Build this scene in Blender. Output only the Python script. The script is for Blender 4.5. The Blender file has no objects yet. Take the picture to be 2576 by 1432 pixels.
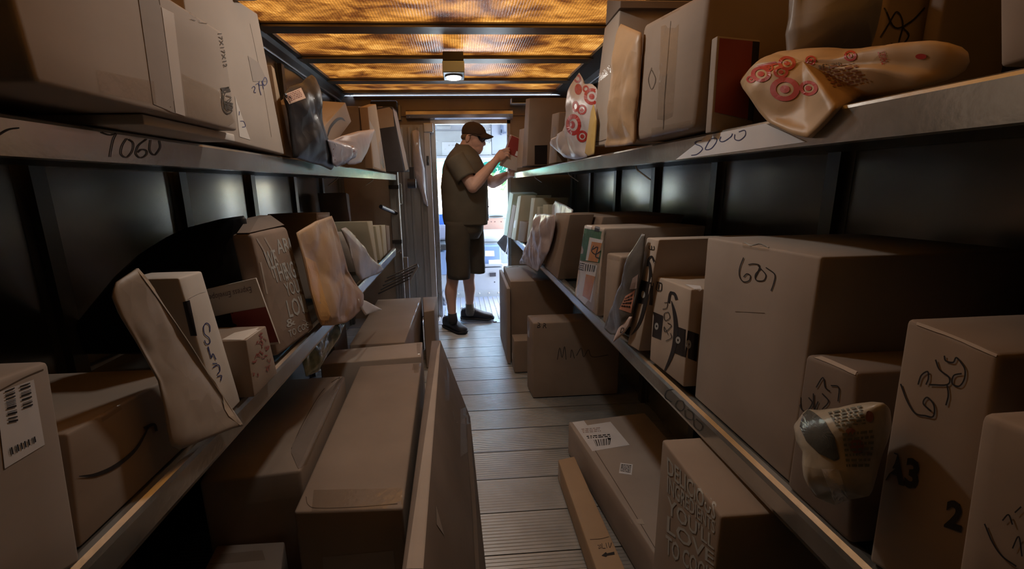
import bpy, bmesh, math, random
from mathutils import Vector, Matrix, noise
from mathutils.bvhtree import BVHTree
random.seed(7)
C = bpy.context.scene.collection
PI = math.pi
V = Vector

# ------------------------------------------------------------------ camera
F, PPX, PPY, H = 1130.0, 1237.0, 716.0, 1.27
YAW, PITCH, ROLL = math.radians(-3.8315), math.radians(12.6873), math.radians(-1.0)
RM = Matrix.Rotation(YAW, 3, 'Z') @ Matrix.Rotation(PI/2-PITCH, 3, 'X') @ Matrix.Rotation(ROLL, 3, 'Z')
CAM = V((0, 0, H))
cd = bpy.data.cameras.new('camera'); cam = bpy.data.objects.new('camera', cd); C.objects.link(cam)
cam.matrix_world = Matrix.Translation(CAM) @ RM.to_4x4()
cd.sensor_fit = 'HORIZONTAL'; cd.sensor_width = 36.0; cd.lens = 36.0*F/2576
cd.shift_x = (1288-PPX)/2576.0; cd.clip_start = .02; cd.clip_end = 400
bpy.context.scene.camera = cam

# ------------------------------------------------------------------ light and exposure
sc = bpy.context.scene
w = bpy.data.worlds.new('sky'); sc.world = w; w.use_nodes = True
nt = w.node_tree; bg = nt.nodes['Background']
sky = nt.nodes.new('ShaderNodeTexSky'); sky.sky_type = 'NISHITA'; sky.sun_disc = False
sky.sun_elevation = math.radians(56); sky.sun_rotation = math.radians(30); sky.dust_density = 2.0
nt.links.new(sky.outputs[0], bg.inputs[0]); bg.inputs[1].default_value = 3.8
sl = bpy.data.lights.new('sun', 'SUN'); sl.energy = 7.0; sl.angle = math.radians(.6); sl.color = (1, .96, .9)
so = bpy.data.objects.new('sun', sl); C.objects.link(so)
sd = V((math.sin(math.radians(28))*math.cos(math.radians(56)), math.cos(math.radians(28))*math.cos(math.radians(56)), math.sin(math.radians(56))))
so.rotation_euler = sd.to_track_quat('Z', 'Y').to_euler()
so.location = (3, 5, 8)
sc.view_settings.view_transform = 'Standard'; sc.view_settings.look = 'None'
sc.view_settings.gamma = 1; sc.view_settings.use_curve_mapping = False
sc.view_settings.exposure = 0.0
sc.cycles.max_bounces = 8; sc.cycles.diffuse_bounces = 5; sc.cycles.glossy_bounces = 4
sc.cycles.transparent_max_bounces = 12; sc.cycles.sample_clamp_indirect = 4.0

# ------------------------------------------------------------------ pixel of the photograph -> point on a real plane
def ray(x, y): return RM @ V(((x-PPX)/F, -(y-PPY)/F, -1))
def onX(x, y, X): r = ray(x, y); return r*(X/r.x)+CAM
def onY(x, y, Y): r = ray(x, y); return r*(Y/r.y)+CAM
def onZ(x, y, Z): r = ray(x, y); return r*((Z-H)/r.z)+CAM
def onP(x, y, p, n): r = ray(x, y); return r*((p-CAM).dot(n)/r.dot(n))+CAM

# ------------------------------------------------------------------ mesh plumbing
ORG = {}; BV = {}
def mk(name, vs, fs, mat, parent=None, smooth=False, origin=None, bvh=True):
    vs = [V(v) for v in vs]
    if parent is None:
        if origin is None:
            mn = V((min(v.x for v in vs), min(v.y for v in vs), min(v.z for v in vs)))
            mx = V((max(v.x for v in vs), max(v.y for v in vs), max(v.z for v in vs)))
            origin = V(((mn.x+mx.x)/2, (mn.y+mx.y)/2, mn.z))
        o_ = V(origin)
    else: o_ = ORG[parent.name]
    me = bpy.data.meshes.new(name); me.from_pydata([v-o_ for v in vs], [], fs); me.update()
    if mat: me.materials.append(mat)
    if smooth:
        for p in me.polygons: p.use_smooth = True
    ob = bpy.data.objects.new(name, me); C.objects.link(ob)
    if parent is None: ob.location = o_
    else: ob.parent = parent
    ORG[ob.name] = o_
    if bvh: BV[ob.name] = BVHTree.FromPolygons(vs, fs)
    return ob
def empty(name, loc):
    o = bpy.data.objects.new(name, None); C.objects.link(o); o.location = loc; o.empty_display_size = .1
    ORG[o.name] = V(loc); return o
def tag(o, label=None, cat=None, group=None, kind=None):
    if label: o['label'] = label
    if cat: o['category'] = cat
    if group: o['group'] = group
    if kind: o['kind'] = kind
    return o
def merge(parts):
    vs, fs = [], []
    for a, b in parts:
        n = len(vs); vs += list(a); fs += [tuple(i+n for i in f) for f in b]
    return vs, fs
def bx(x0, x1, y0, y1, z0, z1, r=0.0):
    if r > 0:
        return rbox_geo([V((x0, y0, z0)), V((x1, y0, z0)), V((x1, y0, z1)), V((x0, y0, z1))], V((0, y1-y0, 0)), r, 0, 0)
    vs = [V((x, y, z)) for z in (z0, z1) for y in (y0, y1) for x in (x0, x1)]
    fs = [(0, 2, 3, 1), (4, 5, 7, 6), (0, 1, 5, 4), (2, 6, 7, 3), (0, 4, 6, 2), (1, 3, 7, 5)]
    return vs, fs
def rbox_geo(q, ext, r=.006, bulge=.0, n=3):
    """rounded box: quad q (A,B,C,D) swept by ext"""
    A, B, Cc, D = q
    L = ((B-A).length, (D-A).length, ext.length)
    r = min(r, min(L)*.45)
    def ts(l):
        a = [0, .3*r, r]; m = [r+(l-2*r)*(i+1)/(n+1) for i in range(n)]
        return a+m+[l-r, l-.3*r, l]
    T = [ts(l) for l in L]
    nn = [len(t) for t in T]
    nrm = (B-A).cross(D-A).normalized()
    if nrm.dot(ext) < 0: nrm = -nrm
    idx = {}; vs = []
    def f(p):
        u, v, w_ = p[0]/L[0], p[1]/L[1], p[2]/L[2]
        base = (A*(1-u)+B*u)*(1-v)+(D*(1-u)+Cc*u)*v
        return base+ext*w_
    def vid(i, j, k):
        key = (i, j, k)
        if key in idx: return idx[key]
        p = V((T[0][i], T[1][j], T[2][k]))
        qq = V([min(max(p[a], r), L[a]-r) for a in range(3)])
        d = p-qq
        if d.length > 1e-9: p2 = qq+d*(r/d.length)
        else: p2 = p
        if bulge:
            u, v, w_ = p[0]/L[0], p[1]/L[1], p[2]/L[2]
            su, sv, sw = math.sin(PI*u), math.sin(PI*v), math.sin(PI*w_)
            if i in (0, nn[0]-1): p2.x += (1 if i else -1)*bulge*sv*sw
            if j in (0, nn[1]-1): p2.y += (1 if j else -1)*bulge*su*sw
            if k in (0, nn[2]-1): p2.z += (1 if k else -1)*bulge*su*sv
        idx[key] = len(vs); vs.append(f(p2)); return idx[key]
    fs = []
    for a in range(3):
        b, c = (a+1) % 3, (a+2) % 3
        for side in (0, nn[a]-1):
            for i in range(nn[b]-1):
                for j in range(nn[c]-1):
                    def g(ii, jj):
                        k = [0, 0, 0]; k[a] = side; k[b] = ii; k[c] = jj; return vid(*k)
                    fc = [g(i, j), g(i+1, j), g(i+1, j+1), g(i, j+1)]
                    if side == 0: fc.reverse()
                    fs.append(tuple(fc))
    # orientation
    if (B-A).cross(D-A).dot(ext) < 0: fs = [tuple(reversed(x)) for x in fs]
    return vs, fs
def tube(pts, rad, n=8, cap=True):
    pts = [V(p) for p in pts]
    if not isinstance(rad, (list, tuple)): rad = [rad]*len(pts)
    vs, fs = [], []
    t0 = (pts[1]-pts[0]).normalized()
    u = t0.orthogonal().normalized()
    for i, p in enumerate(pts):
        t = ((pts[min(i+1, len(pts)-1)]-pts[max(i-1, 0)])).normalized()
        u = (u-t*u.dot(t)).normalized(); w_ = t.cross(u)
        for k in range(n):
            a = 2*PI*k/n; vs.append(p+(u*math.cos(a)+w_*math.sin(a))*rad[i])
    for i in range(len(pts)-1):
        for k in range(n):
            fs.append((i*n+k, i*n+(k+1) % n, (i+1)*n+(k+1) % n, (i+1)*n+k))
    if cap:
        fs.append(tuple(reversed(range(n)))); fs.append(tuple(range((len(pts)-1)*n, len(pts)*n)))
    return vs, fs
def loft(rings, n=24, cap=True, ex=2.0):
    """rings: (centre, u, v) ellipses"""
    vs, fs = [], []
    for c, u, v in rings:
        for k in range(n):
            a = 2*PI*k/n; ca, sa = math.cos(a), math.sin(a)
            ca = math.copysign(abs(ca)**(2/ex), ca); sa = math.copysign(abs(sa)**(2/ex), sa)
            vs.append(c+u*ca+v*sa)
    for i in range(len(rings)-1):
        for k in range(n):
            fs.append((i*n+k, i*n+(k+1) % n, (i+1)*n+(k+1) % n, (i+1)*n+k))
    if cap:
        fs.append(tuple(reversed(range(n)))); fs.append(tuple(range((len(rings)-1)*n, len(rings)*n)))
    return vs, fs
def ell(c, r, nu=20, nv=12, rot=None):
    vs, fs = [], []
    c = V(c)
    for j in range(nv+1):
        th = PI*j/nv
        for i in range(nu):
            ph = 2*PI*i/nu
            p = V((r[0]*math.sin(th)*math.cos(ph), r[1]*math.sin(th)*math.sin(ph), r[2]*math.cos(th)))
            if rot: p = rot @ p
            vs.append(c+p)
    for j in range(nv):
        for i in range(nu):
            fs.append((j*nu+i, (j+1)*nu+i, (j+1)*nu+(i+1) % nu, j*nu+(i+1) % nu))
    return vs, fs
def spline(pts, n=6):
    out = []
    P = [V((p[0], p[1])) if len(p) == 2 else V(p) for p in pts]
    P = [P[0]*2-P[1]]+P+[P[-1]*2-P[-2]]
    for i in range(1, len(P)-2):
        for k in range(n):
            t = k/n; a, b, c, d = P[i-1:i+3]
            out.append(.5*((2*b)+(c-a)*t+(2*a-5*b+4*c-d)*t*t+(3*b-a-3*c+d)*t**3))
    out.append(P[-2]); return out

# ------------------------------------------------------------------ marks that lie on the surface of a thing
def hit(par, x, y, off=.0008, last=[None]):
    root = par if par.name in BV else par.parent
    while root.name not in BV: root = root.parent
    d = ray(x, y).normalized()
    loc, nr, i, dist = BV[root.name].ray_cast(CAM, d)
    if loc is None:
        # just past an edge: nearest surface point to the ray
        base = ORG[root.name]; t = max(.2, (base-CAM).length)
        p = CAM+d*t
        for _ in range(4):
            loc, nr, i, dist = BV[root.name].find_nearest(p); t = (loc-CAM).dot(d); p = CAM+d*t
    if nr.dot(d) > 0: nr = -nr
    return loc+nr*off
def bil(q, u, v):
    a, b, c, d = q  # TL TR BR BL
    return ((a[0]*(1-u)+b[0]*u)*(1-v)+(d[0]*(1-u)+c[0]*u)*v, (a[1]*(1-u)+b[1]*u)*(1-v)+(d[1]*(1-u)+c[1]*u)*v)
def decal(par, q, mat, name='label', n=6, off=.0008, label=None, surf=None):
    vs, fs = [], []
    for j in range(n+1):
        for i in range(n+1):
            p = bil(q, i/n, j/n); vs.append(hit(surf or par, p[0], p[1], off))
    for j in range(n):
        for i in range(n):
            a = j*(n+1)+i; fs.append((a, a+n+1, a+n+2, a+1))
    o = mk(name, vs, fs, mat, par, bvh=False)
    if label: o['label'] = label
    return o
def poly_decal(par, pts, mat, name='print', off=.0012, label=None, surf=None, rings=7):
    pts = [(a[0]*(1-k/4)+b[0]*k/4, a[1]*(1-k/4)+b[1]*k/4) for a, b in zip(pts, pts[1:]+pts[:1]) for k in range(4)]
    cx = sum(p[0] for p in pts)/len(pts); cy = sum(p[1] for p in pts)/len(pts)
    vs = [hit(surf or par, cx, cy, off)]; fs = []; n = len(pts)
    for r in range(1, rings+1):
        for p in pts: vs.append(hit(surf or par, cx+(p[0]-cx)*r/rings, cy+(p[1]-cy)*r/rings, off))
    for k in range(n): fs.append((0, 1+(k+1) % n, 1+k))
    for r in range(rings-1):
        for k in range(n):
            a = 1+r*n; b = 1+(r+1)*n; fs.append((a+k, a+(k+1) % n, b+(k+1) % n, b+k))
    o = mk(name, vs, fs, mat, par, bvh=False)
    if label: o['label'] = label
    return o
def ink(par, strokes, mat, wd=2.5, name='handwriting', off=.0012, label=None, surf=None, taper=False):
    geo = []
    for s in strokes:
        pts = spline(s, 5) if len(s) > 2 else [V(p) for p in s]
        L, R = [], []
        for i, p in enumerate(pts):
            t = pts[min(i+1, len(pts)-1)]-pts[max(i-1, 0)]
            if t.length < 1e-6: t = V((1, 0))
            nrm = V((-t.y, t.x)).normalized()
            ww = wd/2*(math.sin(PI*min(1, max(0, i/(len(pts)-1)*.96+.02)))**.7 if taper else 1)
            a, b = p+nrm*ww, p-nrm*ww
            L.append(hit(surf or par, a.x, a.y, off)); R.append(hit(surf or par, b.x, b.y, off))
        n = len(pts)
        geo.append((L+R, [(i, i+1, n+i+1, n+i) for i in range(n-1)]))
    vs, fs = merge(geo)
    o = mk(name, vs, fs, mat, par, bvh=False)
    if label: o['label'] = label
    return o
def ring_marks(par, items, mat, name='printed_rings', off=.0009, surf=None, seg=22):
    geo = []
    for (x, y, rx, ry, r0, r1) in items:
        vs, fs = [], []
        for r in (max(r0, .02), r1):
            for k in range(seg):
                a = 2*PI*k/seg; vs.append(hit(surf or par, x+rx*r*math.cos(a), y+ry*r*math.sin(a), off))
        for k in range(seg): fs.append((k, (k+1) % seg, seg+(k+1) % seg, seg+k))
        geo.append((vs, fs))
    vs, fs = merge(geo); return mk(name, vs, fs, mat, par, bvh=False)
def text(par, s, q, mat, name='printed_text', off=.001, surf=None, bold=0.0, label=None):
    cu = bpy.data.curves.new('t', 'FONT'); cu.body = s; cu.size = 1; cu.offset = bold; cu.resolution_u = 2
    ob = bpy.data.objects.new('t', cu); me = bpy.data.meshes.new_from_object(ob)
    vs = [v.co.copy() for v in me.vertices]; fs = [tuple(p.vertices) for p in me.polygons]
    bpy.data.objects.remove(ob); bpy.data.curves.remove(cu); bpy.data.meshes.remove(me)
    x0 = min(v.x for v in vs); x1 = max(v.x for v in vs); y0 = min(v.y for v in vs); y1 = max(v.y for v in vs)
    out = []
    for v in vs:
        p = bil(q, (v.x-x0)/(x1-x0), 1-(v.y-y0)/(y1-y0)); out.append(hit(surf or par, p[0], p[1], off))
    o = mk(name, out, fs, mat, par, bvh=False)
    if label: o['label'] = label
    return o
def sub(q, u0, v0, u1, v1): return [bil(q, u0, v0), bil(q, u1, v0), bil(q, u1, v1), bil(q, u0, v1)]
def bars(par, q, mat, n=18, name='barcode', off=.0016, surf=None, horiz=False):
    rnd = random.Random(int(q[0][0]*7+q[0][1])); geo = []; x = 0
    while x < 1:
        wd = rnd.choice([.5, 1, 1.5])/n
        qq = sub(q, x, 0, min(1, x+wd*.6), 1) if not horiz else sub(q, 0, x, 1, min(1, x+wd*.6))
        vs = [hit(surf or par, *p, off) for p in qq]; geo.append((vs, [(0, 3, 2, 1)])); x += wd*1.5
    vs, fs = merge(geo); return mk(name, vs, fs, mat, par, bvh=False)
def rows(par, q, mat, n=5, name='printed_text', off=.0016, surf=None):
    rnd = random.Random(int(q[0][0]*3+q[0][1])); geo = []
    for j in range(n):
        x = 0
        while x < .95:
            l = rnd.uniform(.05, .22); qq = sub(q, x, j/n, min(1, x+l), (j+.5)/n)
            geo.append(([hit(surf or par, *p, off) for p in qq], [(0, 3, 2, 1)])); x += l+.05
    vs, fs = merge(geo); return mk(name, vs, fs, mat, par, bvh=False)

# ------------------------------------------------------------------ materials
MC = {}
def newmat(name):
    m = bpy.data.materials.new(name); m.use_nodes = True
    b = m.node_tree.nodes['Principled BSDF']; return m, m.node_tree, b
def N(nt, t, **k):
    n = nt.nodes.new(t)
    for a, v in k.items(): setattr(n, a, v)
    return n
def plain(name, col, rough=.6, metal=0, spec=.5, **k):
    if name in MC: return MC[name]
    m, nt, b = newmat(name); b.inputs['Base Color'].default_value = (*col, 1)
    b.inputs['Roughness'].default_value = rough; b.inputs['Metallic'].default_value = metal
    b.inputs['Specular IOR Level'].default_value = spec
    if 'coat' in k: b.inputs['Coat Weight'].default_value = k['coat']
    MC[name] = m; return m
def noisy(name, c0, c1, scale=4, detail=6, rough=(.6, .8), bump=.1, bscale=60, metal=0, stretch=(1, 1, 1), coat=0, spec=.5, bdist=.002, wave=None):
    if name in MC: return MC[name]
    m, nt, b = newmat(name)
    tc = N(nt, 'ShaderNodeTexCoord'); mp = N(nt, 'ShaderNodeMapping'); mp.inputs['Scale'].default_value = stretch
    nt.links.new(tc.outputs['Object'], mp.inputs[0])
    n1 = N(nt, 'ShaderNodeTexNoise'); n1.inputs['Scale'].default_value = scale; n1.inputs['Detail'].default_value = detail
    nt.links.new(mp.outputs[0], n1.inputs['Vector'])
    cr = N(nt, 'ShaderNodeValToRGB'); cr.color_ramp.elements[0].position = .3; cr.color_ramp.elements[1].position = .7
    cr.color_ramp.elements[0].color = (*c0, 1); cr.color_ramp.elements[1].color = (*c1, 1)
    nt.links.new(n1.outputs[0], cr.inputs[0]); nt.links.new(cr.outputs[0], b.inputs['Base Color'])
    mr = N(nt, 'ShaderNodeMapRange'); mr.inputs['To Min'].default_value = rough[0]; mr.inputs['To Max'].default_value = rough[1]
    nt.links.new(n1.outputs[0], mr.inputs[0]); nt.links.new(mr.outputs[0], b.inputs['Roughness'])
    if 'mailer' in name or 'poly' in name or 'plastic' in name or 'film' in name:
        wp = N(nt, 'ShaderNodeTexNoise'); wp.inputs['Scale'].default_value = 9; nt.links.new(tc.outputs['Object'], wp.inputs['Vector'])
        wm = N(nt, 'ShaderNodeMix', data_type='RGBA'); wm.inputs[0].default_value = .12
        nt.links.new(tc.outputs['Object'], wm.inputs[6]); nt.links.new(wp.outputs['Color'], wm.inputs[7])
        n2 = N(nt, 'ShaderNodeTexVoronoi'); n2.inputs['Scale'].default_value = bscale*.8; nt.links.new(wm.outputs[2], n2.inputs['Vector'])
    else:
        n2 = N(nt, 'ShaderNodeTexNoise'); n2.inputs['Scale'].default_value = bscale; n2.inputs['Detail'].default_value = 4
        nt.links.new(tc.outputs['Object'], n2.inputs['Vector'])
    bp = N(nt, 'ShaderNodeBump'); bp.inputs['Strength'].default_value = bump; bp.inputs['Distance'].default_value = bdist
    src = n2.outputs[0]
    if wave:
        wv = N(nt, 'ShaderNodeTexWave'); wv.bands_direction = wave[1]; wv.inputs['Scale'].default_value = wave[0]; wv.inputs['Distortion'].default_value = .4
        nt.links.new(tc.outputs['Object'], wv.inputs['Vector'])
        ad = N(nt, 'ShaderNodeMath', operation='ADD'); ml = N(nt, 'ShaderNodeMath', operation='MULTIPLY'); ml.inputs[1].default_value = wave[2]
        nt.links.new(wv.outputs[0], ml.inputs[0]); nt.links.new(ml.outputs[0], ad.inputs[0]); nt.links.new(n2.outputs[0], ad.inputs[1]); src = ad.outputs[0]
    nt.links.new(src, bp.inputs['Height']); nt.links.new(bp.outputs[0], b.inputs['Normal'])
    b.inputs['Metallic'].default_value = metal; b.inputs['Coat Weight'].default_value = coat
    b.inputs['Specular IOR Level'].default_value = spec
    MC[name] = m; return m
def card(kind='kraft'):
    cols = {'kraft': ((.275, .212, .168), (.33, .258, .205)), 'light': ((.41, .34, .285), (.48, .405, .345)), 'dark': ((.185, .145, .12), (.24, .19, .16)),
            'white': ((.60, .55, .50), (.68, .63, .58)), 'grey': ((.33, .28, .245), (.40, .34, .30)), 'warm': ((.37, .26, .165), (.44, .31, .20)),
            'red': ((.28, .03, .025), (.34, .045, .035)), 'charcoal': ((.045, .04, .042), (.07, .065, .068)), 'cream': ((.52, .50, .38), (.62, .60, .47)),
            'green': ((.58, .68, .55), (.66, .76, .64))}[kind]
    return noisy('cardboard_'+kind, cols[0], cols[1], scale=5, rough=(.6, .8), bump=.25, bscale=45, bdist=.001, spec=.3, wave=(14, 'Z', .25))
def paper(kind):
    cols = {'kraft_mailer': ((.38, .235, .13), (.46, .295, .165), .4), 'manila': ((.42, .30, .16), (.52, .39, .24), .5), 'white_mailer': ((.55, .50, .50), (.66, .61, .62), .4),
            'black_poly': ((.010, .010, .012), (.016, .016, .019), .30), 'grey_poly': ((.32, .30, .29), (.42, .40, .39), .3), 'brown_bag': ((.22, .16, .12), (.28, .20, .155), .7),
            'bag_white': ((.62, .58, .60), (.74, .70, .72), .25), 'dull_kraft': ((.33, .27, .22), (.40, .33, .27), .45), 'yellow': ((.55, .36, .10), (.6, .42, .16), .5)}[kind]
    return noisy('mailer_'+kind, cols[0], cols[1], scale=7, rough=(cols[2], cols[2]+.15), bump=.5, bscale=22, bdist=.004)
M_INK = plain('black_marker', (.02, .018, .02), .5)
M_BLUE = plain('blue_marker', (.03, .04, .15), .5)
M_LABEL = noisy('label_paper', (.66, .65, .67), (.74, .73, .75), scale=9, rough=(.45, .6), bump=.1)
M_SEAM = plain('seam_shadow_gap', (.10, .07, .05), .9)
M_PINK = plain('pinkish_print', (.42, .33, .31), .7)
M_RED = plain('red_print', (.50, .035, .03), .45)
def clear_mat(name, amount, rough=.1, tint=(1, 1, 1)):
    m, nt, b = newmat(name)
    nt.nodes.remove(b); out = nt.nodes['Material Output']
    t = N(nt, 'ShaderNodeBsdfTransparent'); t.inputs[0].default_value = (*tint, 1)
    g = N(nt, 'ShaderNodeBsdfGlossy'); g.inputs['Roughness'].default_value = rough
    n2 = N(nt, 'ShaderNodeTexNoise'); n2.inputs['Scale'].default_value = 55; n2.inputs['Detail'].default_value = 3
    tc = N(nt, 'ShaderNodeTexCoord'); nt.links.new(tc.outputs['Object'], n2.inputs['Vector'])
    bp = N(nt, 'ShaderNodeBump'); bp.inputs['Strength'].default_value = .6; bp.inputs['Distance'].default_value = .003
    nt.links.new(n2.outputs[0], bp.inputs['Height']); nt.links.new(bp.outputs[0], g.inputs['Normal'])
    fr = N(nt, 'ShaderNodeMixShader'); fr.inputs[0].default_value = amount
    nt.links.new(t.outputs[0], fr.inputs[1]); nt.links.new(g.outputs[0], fr.inputs[2]); nt.links.new(fr.outputs[0], out.inputs[0])
    return m
M_TAPE = clear_mat('clear_tape', .13, .18, (.97, .95, .92))
M_WRAP = clear_mat('clear_wrap', .22, .12)
M_BTAPE = noisy('black_tape', (.012, .011, .013), (.02, .018, .02), rough=(.25, .4), bump=.2)
M_TEAL = plain('pale_print', (.35, .36, .36), .6)

# ------------------------------------------------------------------ packages
def package(name, label, cat, q, ext, mat, r=.005, bulge=.002, group=None):
    """q = four corners (near-bottom, far-bottom, far-top, near-top), swept by ext"""
    vs, fs = rbox_geo([V(p) for p in q], V(ext), r, bulge)
    o = mk(name, vs, fs, mat, smooth=True); tag(o, label, cat, group)
    for p in o.data.polygons: p.use_smooth = True
    return o
def sbox(name, label, side, X, pts, depth, mat, cat='box', r=.005, bulge=.002, group=None, zmin=None, lean=0, ylim=None):
    """box on a shelf: its aisle face lies in the plane x = X; pts in photo pixels: near-bottom, far-bottom, far-top, near-top"""
    q = [onX(x, y, X) for x, y in pts]
    if zmin is not None:
        for i in (0, 1): q[i].z = max(q[i].z, zmin)
    if ylim:
        for p in q: p.y = min(max(p.y, ylim[0]), ylim[1])
    s = -1 if side == 'L' else 1
    return package(name, label, cat, q, (s*depth, 0, lean), mat, r, bulge, group)
def slabY(label, side, Y, t, pts, depth, mat, r=.002, zmin=None, name='cardboard_box', group=None):
    """slim box far down the aisle: its near edge stands at y = Y and its far edge at Y + t"""
    q = [onY(pts[0][0], pts[0][1], Y), onY(pts[1][0], pts[1][1], Y+t), onY(pts[2][0], pts[2][1], Y+t), onY(pts[3][0], pts[3][1], Y)]
    if zmin is not None: q[0].z = max(q[0].z, zmin); q[1].z = q[0].z
    return package(name, label, 'box', q, ((-1 if side == 'L' else 1)*depth, 0, 0), mat, r, .0, group)
def seam(par, pts, wd=2, mat=None, name='flap_seam'): return ink(par, [pts], mat or M_SEAM, wd, name, off=.0006)
def tape(par, q, name='clear_tape'): return decal(par, q, M_TAPE, name, 6, .0011)

def pillow(name, label, cat, out3, nrm, th, mat, wr=.006, seed=0, nb=110, nr=20, wfreq=9, parent=None, edge=.0012, group=None, fold=.0):
    """stuffed mailer: closed outline of 3D points, puffed to both sides of its plane, with creases"""
    nrm = V(nrm).normalized()
    P = [V(p) for p in out3]; n = len(P)
    # resample
    seg = [(P[(i+1) % n]-P[i]).length for i in range(n)]; tot = sum(seg); B = []
    i = 0; acc = 0
    for k in range(nb):
        d = tot*k/nb
        while acc+seg[i] < d: acc += seg[i]; i += 1
        t = (d-acc)/seg[i]; B.append(P[i].lerp(P[(i+1) % n], t))
    c = sum(B, V())/nb
    sd = V((seed*3.1, seed*1.7, seed*.9))
    def crease(p):
        w_ = p+V((noise.noise(p*9+sd), noise.noise(p*9+sd*2), noise.noise(p*9+sd*3)))*.03
        a = noise.voronoi(w_*wfreq*.55+sd)[0][0]; b = noise.voronoi(w_*wfreq*1.3+sd*2)[0][0]; e = noise.noise(p*wfreq*.4+sd*3)
        return (.5-a)*1.5+(.5-b)*.45+e*.9
    vs = []; fs = []
    def ring(r, s):
        out = []
        for b in B:
            p = c.lerp(b, r)
            h = (1-r**2.6)**.75 if r < 1 else 0
            k = crease(p)*wr*min(1, (1-r)*6+.15)
            out.append(p+nrm*(s*(th*h+edge)+ (k if s > 0 else k*.5)))
        return out
    rr = [1-(1-j/nr)**1.0 for j in range(1, nr+1)]
    for s in (1, -1):
        base = len(vs); kc = crease(c)*wr
        vs.append(c+nrm*(s*(th+edge)+kc))
        for r in rr: vs += ring(r, s)
        for k in range(nb):
            f = (base, base+1+k, base+1+(k+1) % nb); fs.append(f if s > 0 else tuple(reversed(f)))
        for j in range(nr-1):
            for k in range(nb):
                a = base+1+j*nb; b = a+nb
                f = (a+k, b+k, b+(k+1) % nb, a+(k+1) % nb); fs.append(f if s > 0 else tuple(reversed(f)))
    a = 1+(nr-1)*nb; b = 1+nr*nb+1+(nr-1)*nb
    for k in range(nb): fs.append((a+k, b+k, b+(k+1) % nb, a+(k+1) % nb))
    if parent is None:
        o = mk(name, vs, fs, mat, smooth=True); tag(o, label, cat, group)
    else: o = mk(name, vs, fs, mat, parent, smooth=True)
    return o
def mailerX(name, label, X, pts, th, mat, **k):
    """mailer whose broad face lies in the plane x = X (or tilted: points may carry their own x)"""
    cat = k.pop('cat', 'mailer')
    out3 = [onX(p[0], p[1], p[2] if len(p) > 2 else X) for p in pts]
    nrm = k.pop('nrm', (-1 if X > 0 else 1, 0, 0))
    return pillow(name, label, cat, out3, nrm, th, mat, **k)
# ------------------------------------------------------------------ shell of the delivery truck
XW = 1.05; ZR = 2.06; YB = 4.30; YR = -1.3
alu = noisy('worn_aluminium', (.30, .31, .31), (.42, .43, .43), scale=6, rough=(.28, .5), bump=.15, bscale=90, metal=.9, stretch=(1, 1, 1))
lipm = noisy('shelf_lip_metal', (.40, .40, .38), (.62, .62, .60), scale=7, rough=(.16, .30), bump=.12, bscale=70, metal=.85)
wallm = noisy('dull_wall_metal', (.16, .16, .15), (.22, .22, .21), scale=5, rough=(.24, .26), bump=.02, bscale=5, metal=.85, bdist=.01)
rivm = plain('rivet_metal', (.55, .56, .55), .3, .9)
ribm = noisy('rib_metal', (.10, .10, .095), (.16, .16, .15), rough=(.35, .5), metal=.7)
brownp = noisy('brown_painted_panel', (.13, .09, .055), (.18, .125, .08), scale=6, rough=(.3, .5), bump=.1)
floorm = noisy('floor_aluminium', (.33, .34, .34), (.50, .51, .51), scale=3.5, rough=(.3, .5), bump=.2, bscale=35, metal=.65, detail=8)

# floor: grooved aluminium planks laid across
base = mk('floor', *bx(-XW, XW, YR, 4.0, -.05, -.008), ribm, origin=(0, 1.3, -.05)); tag(base, kind='structure')
def plank_geo(y0, y1):
    prof = [(y0+.001, -.0075), (y0+.0012, .0014), (y0+.010, .0014)]
    n = 12; a, b = y0+.012, y1-.006; st = (b-a)/n
    for i in range(n):
        yy = a+st*i
        prof += [(yy, -.001), (yy+st*.38, -.001), (yy+st*.5, .0006), (yy+st*.88, .0006)]
    prof += [(b, -.001), (y1-.002, -.0005), (y1-.0015, -.0075)]
    vs = [V((x, y, z)) for x in (-XW, XW) for y, z in prof]; m = len(prof)
    return vs, [(i, m+i, m+i+1, i+1) for i in range(m-1)]
y = 4.0; k = 0
me0 = None
while y > YR+.1:
    vs, fs = plank_geo(0, .206)
    if me0 is None:
        me0 = bpy.data.meshes.new('floor_plank'); me0.from_pydata(vs, [], fs); me0.materials.append(floorm)
    o = bpy.data.objects.new('floor_plank', me0); C.objects.link(o); o.parent = base; o.location = V((0, y-.206, 0))-V((0, 1.3, -.05))
    y -= .206
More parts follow.
